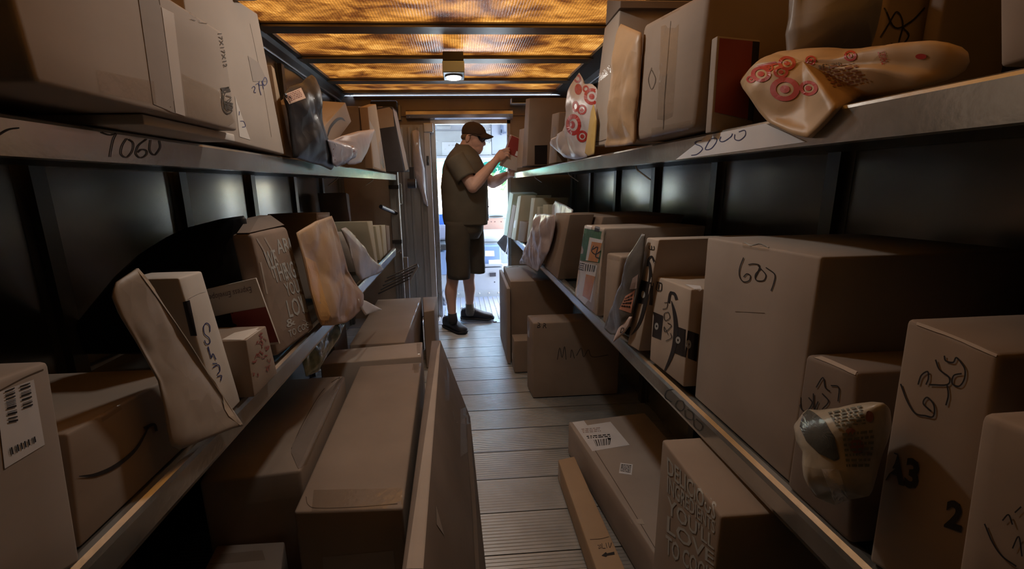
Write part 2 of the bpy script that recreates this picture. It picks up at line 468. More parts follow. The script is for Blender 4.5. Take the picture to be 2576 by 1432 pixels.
# walls
for s, nm in ((-1, 'wall_left'), (1, 'wall_right')):
    wl = mk(nm, *bx(s*XW, s*(XW+.03), YR, YB, -.02, 2.04), ribm, origin=(s*XW, 1.5, 0)); tag(wl, kind='structure')
    ribs = [-.55, .03, .62, 1.2, 1.79, 2.37, 2.96, 3.55, 4.13]
    for i in range(len(ribs)-1):
        # the skin panel between two ribs bows inwards a little
        a, b = ribs[i]+.03, ribs[i+1]-.03
        vs = []; fs = []; m = 10
        for j in range(m+1):
            for zz in (0, 1.0, 2.0):
                yy = a+(b-a)*j/m; vs.append(V((s*(XW-.006-.010*math.sin(PI*j/m)), yy, .02+zz)))
        for j in range(m):
            for q in range(2):
                aa = j*3+q; fs.append((aa, aa+3, aa+4, aa+1) if s < 0 else (aa, aa+1, aa+4, aa+3))
        mk('wall_panel', vs, fs, wallm, wl, smooth=True)
    for yy in ribs:
        vs, fs = merge([bx(s*(XW-.03), s*XW, yy-.022, yy+.022, 0, 1.98), bx(s*(XW-.008), s*XW, yy-.045, yy+.045, 0, 1.98)])
        mk('wall_rib', vs, fs, alu if False else ribm, wl)
    tag(mk('trim_1' if s < 0 else 'trim_2', *merge([tube([(s*(XW-.03), YR, 2.0), (s*(XW-.03), YB, 2.0)], .009, 8)]), alu), kind='structure')
rear = mk('wall_rear', *bx(-XW, XW, YR-.03, YR, -.02, 2.1), ribm); tag(rear, kind='structure')

# ceiling: translucent fibreglass panels between roof bows, opaque ones at the unseen rear
def roof_mat():
    m, nt, b = newmat('amber_fibreglass'); nt.nodes.remove(b); out = nt.nodes['Material Output']
    tc = N(nt, 'ShaderNodeTexCoord'); mp = N(nt, 'ShaderNodeMapping'); mp.inputs['Scale'].default_value = (1.7, 2.6, 2)
    nt.links.new(tc.outputs['Object'], mp.inputs[0])
    n1 = N(nt, 'ShaderNodeTexNoise'); n1.inputs['Scale'].default_value = 2.2; n1.inputs['Detail'].default_value = 10; n1.inputs['Roughness'].default_value = .62; n1.inputs['Distortion'].default_value = .5
    nt.links.new(mp.outputs[0], n1.inputs['Vector'])
    cr = N(nt, 'ShaderNodeValToRGB'); e = cr.color_ramp.elements
    e[0].position = .33; e[0].color = (.010, .003, .0008, 1); e[1].position = .72; e[1].color = (.185, .088, .017, 1)
    x = e.new(.42); x.color = (.030, .0085, .0014, 1); x = e.new(.55); x.color = (.095, .035, .0048, 1)
    nt.links.new(n1.outputs[0], cr.inputs[0])
    wv = N(nt, 'ShaderNodeTexWave'); wv.bands_direction = 'X'; wv.inputs['Scale'].default_value = 22; wv.inputs['Distortion'].default_value = 2.5; wv.inputs['Detail'].default_value = 3; wv.inputs['Detail Scale'].default_value = 4
    nt.links.new(tc.outputs['Object'], wv.inputs['Vector'])
    mr = N(nt, 'ShaderNodeMapRange'); mr.inputs['To Min'].default_value = .62; mr.inputs['To Max'].default_value = 1.0
    nt.links.new(wv.outputs[0], mr.inputs[0])
    mx = N(nt, 'ShaderNodeMix', data_type='RGBA', blend_type='MULTIPLY'); mx.inputs[0].default_value = 1
    nt.links.new(cr.outputs[0], mx.inputs[6]); nt.links.new(mr.outputs[0], mx.inputs[7])
    tr = N(nt, 'ShaderNodeBsdfTranslucent'); nt.links.new(mx.outputs[2], tr.inputs[0])
    mx.inputs[6].default_value = (1, 1, 1, 1)
    df = N(nt, 'ShaderNodeBsdfDiffuse'); nt.links.new(mx.outputs[2], df.inputs[0])
    m1 = N(nt, 'ShaderNodeMixShader'); m1.inputs[0].default_value = .25
    nt.links.new(tr.outputs[0], m1.inputs[1]); nt.links.new(df.outputs[0], m1.inputs[2])
    gl = N(nt, 'ShaderNodeBsdfGlossy'); gl.inputs['Roughness'].default_value = .24
    bp = N(nt, 'ShaderNodeBump'); bp.inputs['Strength'].default_value = .5; bp.inputs['Distance'].default_value = .002
    nt.links.new(wv.outputs[0], bp.inputs['Height']); nt.links.new(bp.outputs[0], gl.inputs['Normal'])
    lw = N(nt, 'ShaderNodeFresnel'); lw.inputs[0].default_value = 1.5
    m2 = N(nt, 'ShaderNodeMixShader'); nt.links.new(lw.outputs[0], m2.inputs[0])
    nt.links.new(m1.outputs[0], m2.inputs[1]); nt.links.new(gl.outputs[0], m2.inputs[2]); nt.links.new(m2.outputs[0], out.inputs[0])
    return m
roofm = roof_mat()
bowm = noisy('roof_bow_metal', (.20, .17, .13), (.28, .24, .19), rough=(.3, .45), metal=.6, stretch=(.4, 3, 3))
ceil = mk('ceiling', *merge([bx(-XW-.03, -.95, YR, YB+.1, 2.06, 2.075), bx(.875, XW+.03, YR, YB+.1, 2.06, 2.075)]), ribm, origin=(0, 1.5, 2.06)); tag(ceil, kind='structure')
bows = [4.21, 3.77, 3.15, 2.56, 1.97, 1.38, .79, .2, -.39, -.98]
yend = YB
for i, yb in enumerate(bows):
    hw = .055
    vs, fs = merge([bx(-.97, .89, yb-hw, yb+hw, 2.043, 2.058), bx(-.97, .89, yb-hw-.012, yb+hw+.012, 2.056, 2.064)])
    mk('roof_bow', vs, fs, bowm, ceil)
    a = (bows[i+1] if i+1 < len(bows) else YR)
    mk('roof_panel', [V((-.97, a, 2.066)), V((.89, a, 2.066)), V((.89, yb, 2.066)), V((-.97, yb, 2.066))], [(3, 2, 1, 0)], roofm if yb > .3 else ribm, ceil)  # unseen rear panels made opaque so the near end stays dim
# side rails closing roof to walls (coving)
for s in (-1, 1):
    xe = -.945 if s < 0 else .868
    pr = [(xe, 2.05), (xe+s*.03, 2.05), (s*(XW-.06), 2.03), (s*(XW-.01), 1.985), (s*(XW+.02), 1.985), (s*(XW+.02), 2.07), (xe, 2.07)]
    vs = [V((x, y, z)) for y in (YR, YB) for x, z in pr]; m = len(pr)
    fs = [(i, (i+1) % m, m+(i+1) % m, m+i) for i in range(m)]+[tuple(range(m)), tuple(range(2*m-1, m-1, -1))]
    mk('roof_side_rail', vs, fs, noisy('rail_grey', (.10, .11, .105), (.15, .16, .155), rough=(.4, .55), metal=.5), ceil)

# ------------------------------------------------------------------ shelves
def shelf(name, s, z0, z1, y1, label, kind):
    """lip from z0 to z1 at x = s*.5, deck behind it"""
    x = s*.5; t = empty(name, (s*.77, 1.5, z0))
    tag(t, label, 'shelf')
    zd = z1-.014
    mk('shelf_deck', *bx(min(s*.502, s*(XW-.032)), max(s*.502, s*(XW-.032)), -1.2, y1, zd-.012, zd), ribm, t)
    # lip: folded sheet, rounded top edge, returned bottom flange
    pr = [(.0, z0), (.0, z1-.006), (.002, z1-.002), (.007, z1), (.014, z1), (.018, z1-.003), (.018, zd-.001), (.003, zd-.002), (.003, z0+.003), (.03, z0+.003), (.03, z0)]
    if kind == 'round': pr = [(.004, z0), (.0, z0+.01), (.0, z1-.016), (.003, z1-.008), (.009, z1-.002), (.017, z1), (.026, z1-.002), (.032, z1-.009), (.032, zd-.001), (.006, zd-.002), (.004, z0+.003), (.04, z0+.003), (.04, z0)]
    ys = [-1.2+i*(y1+1.2)/24 for i in range(25)]
    vs = [V((x+s*a, yy, b)) for yy in ys for a, b in pr]; m = len(pr)
    fs = []
    for i in range(24):
        for j in range(m):
            q = (i*m+j, i*m+(j+1) % m, (i+1)*m+(j+1) % m, (i+1)*m+j); fs.append(q if s > 0 else tuple(reversed(q)))
    fs += [tuple(range(m)), tuple(range(25*m-1, 24*m-1, -1))]
    lip = mk('shelf_lip', vs, fs, lipm, t)
    return t, lip
shUL, lipUL = shelf('upper_shelf', -1, 1.309, 1.356, 3.74, 'upper metal shelf along the left side, its lip marked 7060', 'flat')
shUR, lipUR = shelf('upper_shelf', 1, 1.315, 1.3625, 4.27, 'upper metal shelf along the right side, its lip marked 5000', 'flat')
shLL, lipLL = shelf('lower_shelf', -1, .738, .803, 3.46, 'lower metal shelf along the left side with shiny rounded lip', 'round')
shLR, lipLR = shelf('lower_shelf', 1, .727, .785, 4.27, 'lower metal shelf along the right side with shiny rounded lip', 'round')
# wire pull hooks under the upper shelves
for s, pts in ((1, ((1430, 437, 1448, 458), (1345, 447, 1360, 461), (1600, 425, 1627, 452))), (-1, ((852, 447, 828, 470), (940, 452, 928, 472)))):
    for (a, b, c, d) in pts:
        p = onX(a, b, s*.51); q = p+V((s*.0, 0, 0)); e = onY(c, d, p.y+.01)
        o = mk('shelf_hook', *tube([V((s*.508, p.y, 1.312)), V((s*.515, p.y, 1.30)), (V((s*.515, p.y, 1.30))+V((s*.045, .01, -.028)))], .0022, 6), rivm)
        tag(o, 'small bare wire hook hanging under the %s upper shelf lip, %s' % ('right' if s > 0 else 'left', {1430: 'the middle of three', 1345: 'the farthest of three', 1600: 'the nearest of three', 852: 'the nearer of two', 940: 'the farther of two'}[a]), 'hook', 'wire hooks under the upper shelves')

# ------------------------------------------------------------------ bulkhead, doorway
bulk = noisy('bulkhead_brown', (.30, .235, .17), (.38, .30, .22), scale=5, rough=(.25, .42), bump=.1, metal=.3)
stain = noisy('bulkhead_steel', (.36, .35, .33), (.46, .45, .43), scale=5, rough=(.25, .4), bump=.1, metal=.7, stretch=(4, 4, .5))
dx0, dx1, dz = -.205, .452, 1.80
bh = mk('wall_bulkhead', *merge([bx(-XW-.03, dx0-.03, YB, YB+.03, -.02, 2.04), bx(dx1+.03, XW+.03, YB, YB+.03, -.02, 2.04), bx(dx0-.03, dx1+.03, YB, YB+.03, dz+.04, 2.04)]), bulk, origin=(0, YB, 0)); tag(bh, kind='structure')
mk('header_flange', *merge([bx(-.9, .9, YB-.02, YB, 1.868, 1.876), bx(-.9, .9, YB-.03, YB, 2.02, 2.035)]), bulk, bh)
dr = mk('trim_3', *merge([bx(dx0-.035, dx0, YB-.015, YB+.05, 0, dz), bx(dx1, dx1+.03, YB-.015, YB+.05, 0, dz+.03), bx(dx0-.035, dx1+.03, YB-.015, YB+.05, dz, dz+.035), bx(dx0-.006, dx0+.006, YB-.035, YB+.0, 0, dz+.01)]), noisy('door_trim', (.45, .46, .48), (.6, .61, .62), rough=(.2, .35), metal=.8)); tag(dr, kind='structure')
# roller cover above the doorway
a = onY(1022, 304, YB-.06); b = onY(1290, 281, YB-.06); zc0, zc1 = 1.835, 1.915
pr = [(0, zc0), (-.035, zc0), (-.055, zc0+.012), (-.068, (zc0+zc1)/2), (-.06, zc1-.012), (-.04, zc1), (0, zc1)]
vs = [V((x, YB+yy, z)) for x in (a.x, b.x) for yy, z in pr]; m = len(pr)
fs = [(i, i+1, m+i+1, m+i) for i in range(m-1)]+[tuple(range(m)), tuple(range(2*m-1, m-1, -1))]
o = mk('track_cover', vs, fs, noisy('track_cover_metal', (.50, .47, .45), (.56, .53, .51), rough=(.22, .28), metal=.8)); tag(o, 'curved sheet-metal track cover above the doorway', 'cover')
for x in (a.x+.03, b.x-.03): mk('bolt', *ell(V((x, YB-.062, zc0+.02)), (.004, .003, .004), 8, 6), rivm, o)
# sliding door pushed aside, left of the doorway
o = empty('sliding_door', (-.42, YB-.05, 0)); tag(o, 'grey steel sliding door pushed open left of the doorway', 'door')
mk('door_leaf', *bx(-.62, -.245, YB-.06, YB-.035, .02, 1.79), stain, o)
for x in (-.595, -.50, -.43, -.345):
    mk('door_rib', *bx(x-.012, x+.012, YB-.078, YB-.06, .04, 1.77, .004), stain, o)
mk('door_edge_post', *bx(-.30, -.245, YB-.085, YB-.03, .02, 1.80, .004), noisy('post_steel', (.50, .48, .46), (.60, .58, .55), rough=(.3, .45), metal=.6, stretch=(4, 4, .5)), o)
mk('door_latch', *merge([bx(-.285, -.262, YB-.105, YB-.085, 1.44, 1.52, .003), bx(-.28, -.268, YB-.12, YB-.1, 1.46, 1.49, .002)]), plain('dark_latch', (.08, .08, .08), .4, .5), o)
mk('roller_bracket', *bx(-.30, -.215, YB-.10, YB-.06, 1.72, 1.80, .008), noisy('post_steel', (.50, .48, .46), (.60, .58, .55)), o)
# upright post where the left shelves end
o = empty('shelf_upright', (-.52, 3.78, 0)); tag(o, 'dull metal upright post at the far end of the left shelves', 'post')
mk('upright_channel', *merge([bx(-.555, -.495, 3.76, 3.80, 0, 1.45), bx(-.56, -.55, 3.74, 3.80, 0, 1.45), bx(-.50, -.49, 3.74, 3.80, 0, 1.45)]), stain, o)
for zz in (1.24, .80): mk('clamp', *bx(-.565, -.485, 3.73, 3.75, zz, zz+.03, .003), plain('clamp_black', (.03, .03, .03), .4), o)
mk('handle', *tube([(-.475, 3.75, 1.28), (-.468, 3.735, 1.28), (-.468, 3.735, 1.12), (-.475, 3.75, 1.12)], .006, 8), rivm, o)
# hook
o = mk('wire_hook', *tube([onY(x, y, 3.6) for x, y in ((996, 635), (1003, 633), (1006, 629), (1009, 628), (1008, 632), (1007, 636), (1010, 637))], .003, 6), rivm); tag(o, 'tiny bent wire hook at the end of the left lower shelf', 'hook')
# rolled clear plastic film hanging beside the sliding door
film = clear_mat('milky_film', .45, .22, (.85, .82, .86))
bpy_f = noisy('milky_plastic', (.42, .39, .42), (.55, .52, .56), rough=(.15, .3), bump=.6, bscale=18, stretch=(6, 6, .6), bdist=.006)
pts = [(1036, 330), (1046, 326), (1054, 330), (1060, 385), (1068, 425), (1072, 490), (1077, 520), (1066, 512), (1060, 490), (1044, 450), (1038, 400)]
o = pillow('plastic_sheet', 'milky clear plastic sheet hanging in folds beside the open sliding door', 'sheet', [onY(x, y, 4.16) for x, y in pts], (0, -1, 0), .035, bpy_f, wr=.012, seed=3, wfreq=14)
o = empty('strap_roll', onY(1036, 470, 4.0)); tag(o, 'dark rolled strap hanging from a hook beside the plastic sheet', 'strap')
c = onY(1036, 462, 4.02)
mk('roll', *loft([(c+V((-.035, 0, 0)), V((0, .04, 0)), V((0, 0, .04))), (c+V((.035, 0, 0)), V((0, .04, 0)), V((0, 0, .04)))], 20), plain('dark_strap', (.03, .028, .032), .6), o)
mk('webbing', *bx(c.x-.02, c.x+.02, 4.055, 4.062, 1.27, 1.42), plain('dark_strap', (.03, .028, .032), .6), o)
mk('hook_bar', *tube([(c.x, 4.058, 1.41), (c.x, 4.23, 1.43)], .004, 6), rivm, o)
# folded hand truck
o = empty('hand_truck', (-.5, 3.55, 0)); tag(o, 'folded grey metal hand truck standing below the end of the left lower shelf', 'hand truck')
gt = noisy('truck_metal', (.30, .31, .32), (.42, .43, .44), rough=(.25, .4), metal=.7)
mk('upright', *bx(-.455, -.42, 3.50, 3.53, .28, .72, .004), gt, o)
p0, p1, p2, p3 = onY(1028, 703, 3.48), onY(1034, 706, 3.48), onY(1053, 673, 3.48), onY(1050, 664, 3.48)
mk('toe_plate_bar', *rbox_geo([p0, p1, p2, p3], V((0, .03, 0)), .003), gt, o)
for i in range(5):
    t = i/4; aa = p0.lerp(p3, t); bb = aa+V((-.22, -.12, -.08))
    mk('rack_bar', *tube([aa, bb], .006, 6), plain('rack_dark', (.09, .09, .09), .35, .7), o)
for x in (-.52, -.50): mk('tube_leg', *tube([(x, 3.52, .05), (x+.03, 3.50, .60)], .008, 6), gt, o)
mk('sticker', *rbox_geo([onY(1011, 687, 3.45), onY(1012, 692, 3.45), onY(1028, 686, 3.45), onY(1027, 681, 3.45)], V((0, .004, 0)), .001), plain('pink_sticker', (.55, .42, .42), .5), o)
for x in (-.56, -.40):
    mk('wheel', *loft([(V((x, 3.56, .10)), V((0, .1, 0)), V((0, 0, .1))), (V((x+.03, 3.56, .10)), V((0, .1, 0)), V((0, 0, .1)))], 24), plain('tyre_black', (.02, .02, .02), .7), o)
# dark speaker box left of the header, bracket lamp right of it
o = mk('speaker_box', *bx(onY(930, 253, YB-.1).x, onY(998, 253, YB-.1).x, YB-.09, YB-.002, onY(960, 297, YB-.1).z, onY(960, 252, YB-.1).z, .015), plain('black_plastic', (.015, .015, .015), .5)); tag(o, 'black rounded speaker box mounted high on the bulkhead, left corner', 'speaker')
mk('side_plate', *bx(onY(998, 253, YB-.1).x, onY(1004, 253, YB-.1).x, YB-.05, YB-.002, onY(960, 300, YB-.1).z, onY(960, 262, YB-.1).z), stain, o)
o = empty('black_unit', onY(1313, 260, YB-.08)); tag(o, 'small black box in a pale bracket high on the bulkhead, right side', 'box')
a, b = onY(1291, 258, YB-.12), onY(1345, 245, YB-.12)
mk('housing', *bx(a.x, b.x, YB-.1, YB-.002, a.z, b.z), plain('black_plastic', (.015, .015, .015), .5), o)
mk('bracket', *merge([bx(a.x-.016, b.x, YB-.12, YB-.002, a.z-.008, a.z-.002), bx(a.x-.018, a.x-.012, YB-.12, YB-.05, a.z-.008, a.z+.035)]), plain('pale_bracket', (.6, .65, .64), .35), o)
# ceiling lamps
lampm, lnt, lb = newmat('lamp_lens'); lb.inputs['Emission Color'].default_value = (.95, .97, 1, 1); lb.inputs['Emission Strength'].default_value = 9
casem = noisy('lamp_housing', (.50, .60, .62), (.58, .68, .70), rough=(.2, .3), bump=.05)
def lamp(x, y, label, watts):
    o = empty('ceiling_lamp', (x, y, 1.93)); tag(o, label, 'lamp')
    mk('mount_plate', *bx(x-.062, x+.062, y-.10, y+.04, 1.99, 2.042, .004), plain('lamp_dark', (.03, .02, .02), .5), o)
    q = [V((x-.066, y-.06, 1.94)), V((x+.066, y-.06, 1.94)), V((x+.066, y-.10, 1.99)), V((x-.066, y-.10, 1.99))]
    mk('housing', *merge([bx(x-.066, x+.066, y-.10, y+.12, 1.925, 1.99, .006)]), casem, o)
    mk('rim', *loft([(V((x, y+.01, 1.927)), V((.056, 0, 0)), V((0, .07, 0))), (V((x, y+.01, 1.918)), V((.056, 0, 0)), V((0, .07, 0)))], 32), plain('lamp_rim', (.12, .13, .2), .3), o)
    mk('lens', *loft([(V((x, y+.01, 1.9175)), V((.046, 0, 0)), V((0, .058, 0))), (V((x, y+.01, 1.912)), V((.043, 0, 0)), V((0, .055, 0)))], 32), lampm, o)
    ld = bpy.data.lights.new('lamp_light', 'AREA'); ld.shape = 'DISK'; ld.size = .09; ld.energy = watts; ld.color = (1.0, .95, .86)
    lo = bpy.data.objects.new('bulb', ld); C.objects.link(lo); lo.parent = o; lo.location = (0, .01, 1.909-1.93)
    return o
lamp(-.012, 3.02, 'small white square ceiling lamp with a lit round lens', 2.4)


lamp(-.012, 1.30, 'added square ceiling lamp nearer the rear of the truck, unseen above the frame', 3.6)  # added out of view to give the near boxes neutral light

# ------------------------------------------------------------------ cab beyond the doorway
white = noisy('cab_white', (.31, .33, .36), (.38, .40, .43), scale=3, rough=(.35, .5), bump=.05)
cgrey = noisy('cab_grey', (.30, .32, .32), (.38, .40, .40), scale=4, rough=(.4, .55))
cblue = plain('cab_blue_grey', (.18, .26, .42), .5)
stepm = noisy('step_plate_metal', (.38, .42, .50), (.48, .52, .6), rough=(.3, .45), metal=.6)
o = mk('step_plate', *merge([bx(-XW-.03, XW+.03, 4.06, 6.3, -.04, 0), bx(-XW, XW, 4.003, 4.055, -.03, .004), bx(-.04, -.015, 4.01, 4.05, .004, .012), bx(.28, .31, 4.01, 4.05, .004, .012)]), stepm); tag(o, 'perforated metal step plate on the cab floor past the doorway', 'step plate')
g = []
for i in range(30):
    for j in range(26):
        x, y = -.7+i*.052, 4.12+j*.034+(.017 if i % 2 else 0)
        n0 = 6; vs = [V((x+.009*math.cos(2*PI*k/n0), y+.009*math.sin(2*PI*k/n0), .0)) for k in range(n0)]+[V((x+.005*math.cos(2*PI*k/n0), y+.005*math.sin(2*PI*k/n0), .005)) for k in range(n0)]
        g.append((vs, [(k, (k+1) % n0, n0+(k+1) % n0, n0+k) for k in range(n0)]+[tuple(range(n0, 2*n0))]))
s_ = mk('raised_studs', *merge(g), rivm, o, bvh=False); s_['kind'] = 'stuff'
# riser with rivet strip, cab sides, roof
cabw = mk('trim_4', *merge([bx(-.75, .95, 5.02, 5.05, -.03, .30), bx(-.75, .95, 5.02, 5.75, .30, .33)]), white); tag(cabw, kind='structure')
st = mk('rivet_strip', *bx(-.72, .92, 5.008, 5.02, .0, .075), cgrey, cabw)
for x in (-.3, -.18, -.05, .06, .19, .30, .41):
    mk('rivet', *ell((x, 5.005, .04), (.012, .006, .012), 8, 6), rivm, cabw)
mk('latch_plate', *bx(.315, .385, 5.0, 5.02, .235, .275), plain('cab_black', (.03, .03, .04), .5), cabw)
mk('bolt_hole', *ell((.37, 5.019, .165), (.008, .004, .008), 8, 6), plain('cab_black', (.03, .03, .04), .5), cabw)
for s in (-1, 1):
    o = mk('wall_cab_left' if s < 0 else 'wall_cab_right', *merge([bx(s*XW, s*(XW+.03), YB, 4.42, -.02, 2.1), bx(s*XW, s*(XW+.03), 5.7, 6.3, -.02, .8), bx(s*XW, s*(XW+.03), 6.1, 6.3, .9, 2.1), bx(s*XW, s*(XW+.03), YB, 6.3, 1.95, 2.1)]), white); tag(o, kind='structure')
o = mk('ceiling_cab', *bx(-XW-.03, XW+.03, YB+.03, 6.3, 2.08, 2.11), white); tag(o, kind='structure')
o = mk('wall_cab_front', *merge([bx(-XW, XW, 6.27, 6.3, -.02, .84), bx(-XW, XW, 6.27, 6.3, 1.68, 2.1)]), white); tag(o, kind='structure')
# overhead compartment with riveted face
zt, zb = onY(1150, 300, 5.35).z, onY(1150, 396, 5.35).z
o = empty('overhead_locker', (0, 5.5, zb)); tag(o, 'white riveted overhead locker above the windshield', 'locker')
xl, xr, xm = onY(1080, 350, 5.35).x, onY(1300, 350, 5.35).x, onY(1237, 350, 5.35).x
mk('locker_body', *bx(-XW, XW, 5.37, 6.2, zb, 2.07), white, o)
mk('riveted_panel', *bx(xl, xm-.01, 5.355, 5.37, zb+.02, onY(1150, 329, 5.35).z, .005), cgrey, o)
mk('recess_panel', *bx(onY(1112, 370, 5.35).x, onY(1236, 370, 5.35).x, 5.348, 5.356, onY(1150, 391, 5.35).z, onY(1150, 357, 5.35).z, .004), noisy('cab_grey2', (.42, .44, .45), (.48, .5, .5)), o)
mk('side_panel', *bx(xm, xr, 5.35, 5.37, zb+.03, 2.03, .004), noisy('cab_bluegrey2', (.30, .34, .42), (.36, .40, .48)), o)
mk('bottom_rail', *bx(xl, xr, 5.33, 5.38, zb-.01, zb+.018, .004), white, o)
mk('top_vent', *bx(onY(1098, 320, 5.35).x, onY(1134, 320, 5.35).x, 5.35, 5.37, onY(1150, 324, 5.35).z, onY(1150, 315, 5.35).z, .01), cgrey, o)
for x, y in ((1099, 354), (1143, 353), (1095, 361), (1130, 366), (1139, 366), (1120, 376), (1131, 383), (1096, 391), (1226, 353), (1232, 359), (1232, 389), (1220, 321), (1232, 324)):
    mk('rivet', *ell(onY(x, y, 5.345), (.007, .005, .007), 8, 6), rivm, o)
mk('bracket', *merge([bx(onY(1256, 0, 5.34).x, onY(1263, 0, 5.34).x, 5.32, 5.35, onY(1250, 335, 5.34).z, onY(1250, 316, 5.34).z), bx(onY(1255, 0, 5.34).x, onY(1258, 0, 5.34).x, 5.32, 5.35, onY(1250, 340, 5.34).z, onY(1250, 326, 5.34).z), bx(onY(1263, 0, 5.34).x, onY(1270, 0, 5.34).x, 5.32, 5.35, onY(1250, 336, 5.34).z, onY(1250, 332, 5.34).z)]), plain('bracket_blue', (.12, .16, .24), .4), o)
# windshield with tinted band
gm = clear_mat('windshield_glass', .04, .02, (.97, 1, .98)); tm = clear_mat('tinted_visor_glass', .04, .05, (.10, .52, .72))
o = mk('window_1', *bx(-XW, XW, 6.24, 6.245, .84, 1.70), gm); tag(o, kind='structure')
zt = onY(1150, 436, 6.2).z
mk('tint_band', [V((-XW, 6.232, zt)), V((XW, 6.232, zt)), V((XW, 6.232, 1.72)), V((-XW, 6.232, 1.72))], [(0, 1, 2, 3)], tm, o)
mk('window_frame', *merge([bx(-XW, XW, 6.2, 6.27, .82, .85), bx(-.03, -.005, 6.235, 6.26, .85, 1.7)]), plain('frame_blue', (.08, .14, .30), .4), o)
# dash
o = empty('dashboard', (.3, 5.8, 0)); tag(o, 'grey dashboard with an oval vent below the windshield', 'dashboard')
P = lambda x, y, Y: onY(x, y, Y)
mk('dash_shelf', *bx(-XW+.02, XW-.02, 5.65, 6.2, P(1250, 549, 5.65).z, P(1250, 541, 5.65).z+.01, .006), cgrey, o)
c = P(1248, 545, 5.64)
mk('oval_vent', *loft([(c, V((.09, 0, 0)), V((0, 0, .012))), (c+V((0, .02, 0)), V((.09, 0, 0)), V((0, 0, .012)))], 24), plain('vent_dark', (.06, .06, .05), .5), o)
mk('tan_panel', *bx(P(1205, 560, 5.66).x, P(1267, 560, 5.66).x, 5.66, 5.68, P(1250, 583, 5.66).z, P(1250, 549, 5.66).z), noisy('tan_board', (.42, .24, .17), (.48, .28, .2), rough=(.6, .8)), o)
mk('dash_face', *bx(-XW+.02, XW-.02, 5.68, 5.74, .33, P(1250, 549, 5.65).z), cgrey, o)
for x in (1212, 1219, 1236, 1245, 1261): mk('screw', *ell(P(x, 558, 5.655), (.007, .004, .007), 8, 6), plain('screw_dark', (.12, .05, .04), .5), o)
# engine cover
o = empty('engine_cover', (.35, 5.4, .33)); tag(o, 'cream rounded engine cover under the dashboard', 'engine cover')
a, b = P(1190, 612, 5.3), P(1283, 583, 5.3)
mk('cover_top', *rbox_geo([V((a.x, 5.3, a.z)), V((b.x, 5.3, a.z)), V((b.x, 5.3, b.z)), V((a.x, 5.3, b.z))], V((0, .34, 0)), .05, .01), noisy('cream_vinyl', (.50, .50, .46), (.58, .58, .54), rough=(.4, .5)), o)
mk('cover_base', *bx(a.x+.02, b.x-.02, 5.32, 5.62, .33, a.z), cgrey, o)
o = empty('tray_box', (.25, 5.15, .33)); tag(o, 'blue-grey document tray box in front of the engine cover', 'tray')
a, b = P(1180, 672, 5.1), P(1259, 620, 5.1)
mk('tray_body', *rbox_geo([V((a.x, 5.08, .33)), V((b.x, 5.08, .33)), V((b.x, 5.14, b.z)), V((a.x, 5.14, b.z))], V((0, .16, 0)), .01), cblue, o)
mk('tray_ledge', *bx(a.x, b.x+.02, 5.04, 5.10, .34, .37, .006), white, o)
o = mk('paper_sheet', *rbox_geo([onP(1220, 645, V((0, 5.095, .4)), V((0, -1, .2))), onP(1244, 645, V((0, 5.095, .4)), V((0, -1, .2))), onP(1243, 631, V((0, 5.095, .4)), V((0, -1, .2))), onP(1220, 631, V((0, 5.095, .4)), V((0, -1, .2)))], V((0, .003, 0)), .001), M_LABEL); tag(o, 'white sheet of paper standing in the blue-grey tray', 'paper')
o = mk('clipboard', *bx(P(1217, 0, 5.05).x, P(1252, 0, 5.05).x, 4.98+.07, 5.075, P(1230, 671, 5.05).z, P(1230, 655, 5.05).z, .005), M_LABEL); tag(o, 'bright white pad lying against the blue-grey tray', 'pad')
# driver side: seat, blue bin, clutter behind the man
o = empty('cab_bin', (-.2, 5.2, .3)); tag(o, 'blue bin with a white tag behind the man on the left of the cab', 'bin')
a, b = P(1085, 568, 5.3), P(1118, 539, 5.3)
mk('bin_body', *bx(a.x, b.x, 5.3, 5.5, a.z, b.z, .01), plain('bin_blue', (.04, .12, .42), .4), o)
mk('bin_tag', *bx(P(1105, 0, 5.29).x, P(1113, 0, 5.29).x, 5.288, 5.3, P(1110, 552, 5.29).z, P(1110, 547, 5.29).z), M_LABEL, o)
o = empty('driver_seat', (-.3, 5.2, .3)); tag(o, 'grey driver seat seen behind the man\'s back', 'seat')
a, b = P(1080, 606, 5.2), P(1124, 566, 5.2)
mk('seat_back', *bx(a.x, b.x, 5.2, 5.3, a.z, b.z, .03), noisy('seat_fabric', (.16, .17, .24), (.22, .23, .3)), o)
mk('seat_cushion', *bx(a.x, b.x, 4.9, 5.3, P(1100, 622, 5.2).z, a.z-.005, .02), plain('seat_black', (.02, .02, .02), .6), o)
mk('seat_box', *bx(a.x, b.x+.01, 4.95, 5.28, P(1100, 690, 5.0).z, P(1100, 624, 5.2).z-.01, .008), cblue, o)
mk('seat_base', *bx(a.x, b.x, 5.0-.02, 5.005, 0.008, P(1100, 690, 5.0).z-.004, .006), white, o)
o = pillow('floor_bag', 'dark crumpled bag on the cab floor behind the near leg', 'bag', [onY(x, y, 4.55) for x, y in ((1104, 732), (1116, 728), (1122, 745), (1126, 760), (1124, 768), (1100, 770), (1092, 755))], (0, -1, 0), .04, noisy('bag_dark', (.03, .035, .05), (.18, .2, .25), scale=20, rough=(.3, .5)), wr=.02, seed=9, wfreq=16)
